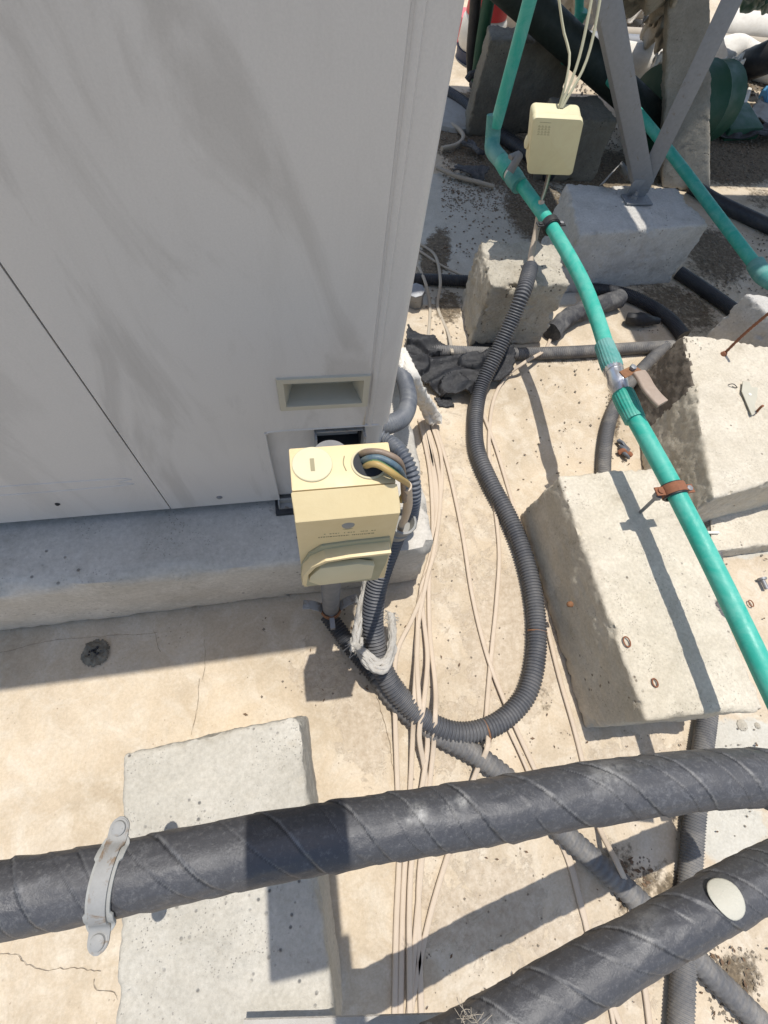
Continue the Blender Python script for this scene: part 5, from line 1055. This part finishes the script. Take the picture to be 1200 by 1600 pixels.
# rust ring on near block & holes
def ringo(px, py, z, r, mat, label, nm='rusty_anchor', cat='anchor'):
    c = W(px, py, z); g = G(); g.sweep([c+Vector((r*math.cos(a)*.8, r*math.sin(a)*1.2, .0015)) for a in np.linspace(0, 2*np.pi, 18)], .0016, 6, .003); return props(obj(nm, g, mat), label, cat)
ringo(1023, 1067, .253, .007, 'rust', 'oval rusty anchor ring near the front left of the large pale block')
ringo(979, 1003, .253, .009, 'rust', 'larger broken rust ring at the left edge of the large pale block')
ringo(1173, 943, .004, .008, 'rust', 'small dark metal ring on the floor right of the green pipe')
g = G(); g.lathe(W(892, 944, .14), (-1, -.1, .4), [(0, .008), (.008, .007), (.012, .003)], 10); props(obj('rusty_anchor', g, 'rust_orange'), 'rusty anchor head on the shaded side of the large pale block', 'anchor')
g = G(); b_ = W(1190, 903, .01); g.lathe(b_, (-.05, -1, 0), [(0, .012), (.006, .012), (.0061, .006), (.034, .006)], 10); props(obj('loose_bolt', g, 'galv'), 'grey loose bolt lying on the floor at the right edge', 'bolt')
# white stub and conduit end under block 4
g = G(); g.sweep([W(1085, 832, .055), W(1123, 832, .055)], 0, 10, .01, flat=(.0045, .003)); props(obj('white_strip', g, 'white_plastic'), 'thin white strip poking out beneath the saw-cut block', 'plastic strip')
# mortar lump left
mt = thing('mortar_lump', W(150, 1020), 'round lump of dark old mortar with black pits on the shaded floor', 'mortar')
g = G(); c = W(150, 1020, 0)
n_ = 30; V = []; F = []
for j in range(n_+1):
    for i in range(n_+1):
        u, v = (i/n_-.5)*.070, (j/n_-.5)*.070; rr = math.hypot(u, v)/.031; k = max(0, 1-rr*(1+.35*noise.noise(Vector((u*60, v*60, 0)))))
        V.append((c.x+u, c.y+v, .0005+min(.008, k*.03)+k**.5*.010*noise.noise(Vector((u*130, v*130, 2)))))
g.add(V, [(j*(n_+1)+i, j*(n_+1)+i+1, (j+1)*(n_+1)+i+1, (j+1)*(n_+1)+i) for j in range(n_) for i in range(n_) if math.hypot(i-14.5, j-14.5) < 13.5+2.2*noise.noise(Vector((i*.35, j*.35, 4)))]); obj('mortar_surface', g, 'mortar', mt, smooth=80)
random.seed(12)
g = G()
for k in range(16):
    a, b = random.uniform(0, 6.28), random.uniform(0, .018); q = Vector((c.x+b*math.cos(a), c.y+b*math.sin(a), .007)); g.lathe(q, (random.uniform(-.4, .4), random.uniform(-.4, .4), 1), [(0, .002), (.002, random.uniform(.002, .004)), (.004, .001)], 6)
obj('black_pits', g, 'black', mt, smooth=20)
# paint drips / mortar blobs right
for (x, y, r, lb) in ((1160, 1133, .016, 'larger cream mortar blob below the large pale block'), (1184, 1134, .009, 'smaller mortar blob at the right edge below the large pale block')):
    g = G(); c = W(x, y, 0); g.lathe(c, (0, 0, 1), [(0, r*.9), (.0015, r*.7), (.003, r*.45), (.004, r*.1)], 9); props(obj('mortar_blob', g, 'block_rough', smooth=80), lb, 'mortar')
# dark scraps by curved conduit
rag([[W(966+i*3, 688+i*9, .012), W(974+i*2, 694+i*8, .02), W(982, 705+i*5, .012)] for i in range(3)], 'conduit_blue', 'crumpled grey scrap beside the curving conduit near the ball valve', 'dusty_rag', r=.006, fr=6, seed=19)
g = G(); g.sweep([W(966, 707, .01), W(975, 704, .018), W(986, 712, .01)], wrinkle(.008, .4, 60), 10, .003); props(obj('leather_scrap', g, 'rust'), 'rust brown scrap beside the curving conduit near the ball valve', 'scrap')
# ================================================================== DEBRIS (stuff)
def debris():
    random.seed(77); leaf = G(); peb = G()
    def flake(G_, c, s, thin):
        a = random.uniform(0, 6.28); t = np.array([math.cos(a), math.sin(a), random.uniform(-.3, .3)]); b = np.array([-t[1], t[0], random.uniform(-.2, .2)]); w_ = s*random.uniform(.25, .6)
        p = np.array(c); k = .3*s
        G_.add([p-t*s, p+b*w_+np.array([0, 0, k]), p+t*s, p-b*w_+np.array([0, 0, k*.4])], [(0, 1, 2), (0, 2, 3)])
    def peb_(c, s):
        p = np.array(c); V = [p+np.array([random.uniform(.6, 1.2)*s*x, random.uniform(.6, 1.2)*s*y, s*.55*z+s*.3]) for x, y, z in ((1, 0, 0), (0, 1, 0), (-1, 0, 0), (0, -1, 0), (0, 0, 1), (0, 0, -1))]
        peb.add(V, [(0, 1, 4), (1, 2, 4), (2, 3, 4), (3, 0, 4), (1, 0, 5), (2, 1, 5), (3, 2, 5), (0, 3, 5)])
    areas = [((690, 900), (150, 330), 3200, .65), ((900, 1200), (200, 285), 1800, .65), ((1100, 1200), (360, 460), 200, .8), ((985, 1110), (440, 520), 200, .8), ((690, 900), (290, 400), 330, .8), ((655, 720), (380, 530), 120, .8), ((800, 960), (560, 740), 70, .8), ((640, 900), (650, 1180), 150, .8),
             ((940, 985), (600, 730), 50, .9), ((640, 1200), (1140, 1600), 300, .8), ((1110, 1200), (860, 1180), 40, 1), ((380, 640), (920, 1120), 40, .9), ((900, 1200), (40, 150), 1800, .8), ((1110, 1200), (110, 150), 200, 1.0), ((960, 1020), (1340, 1420), 160, 1.2), ((1110, 1190), (1480, 1600), 160, 1.2)]
    for (xa, xb), (ya, yb_), n, sc_ in areas:
        for _ in range(n):
            x, y = random.uniform(xa, xb), random.uniform(ya, yb_); p = W(x, y, .003); d = p.length
            if random.random() < .22: flake(leaf, (p.x, p.y, .004), random.uniform(.0025, .007)*(1+.35*max(0, p.y)) * sc_, .001)
            else: peb_((p.x, p.y, 0), random.uniform(.0012, .0042)*(1+.7*max(0, p.y))*sc_)
    o = obj('leaf_litter', leaf, 'leaf', smooth=10, weld=False); props(o, 'scattered dry leaf bits on the roof floor', 'litter', kind='stuff')
    o = obj('grit', peb, 'pebble', smooth=10, weld=False); props(o, 'loose grit and soil crumbs scattered on the roof floor', 'grit', kind='stuff')
debris()
# unseen slab added behind the lens to cast a phone-and-arm shadow below
cd = co.matrix_world.to_3x3()
tc = Vector((-.01, -.03, H+.06)); tb_ = thing('shadow_slab', tc, 'unseen dark slab added behind the viewpoint to cast a phone-and-arm shadow', 'shadow_slab')
g = G(); g.box(-.079, .044, -.165, .052, H+.055, H+.068); obj('slab_body', g, 'black', tb_, bevel=.004)
g = G(); g.box(-.073, .038, -.158, .046, H+.0681, H+.070); obj('slab_face', g, 'glass_dark', tb_)
g = G(); g.box(.012, .058, -.30, -.166, H+.050, H+.066); obj('slab_tail', g, 'black', tb_, bevel=.006)  # extra piece added only to lengthen the slab's shadow
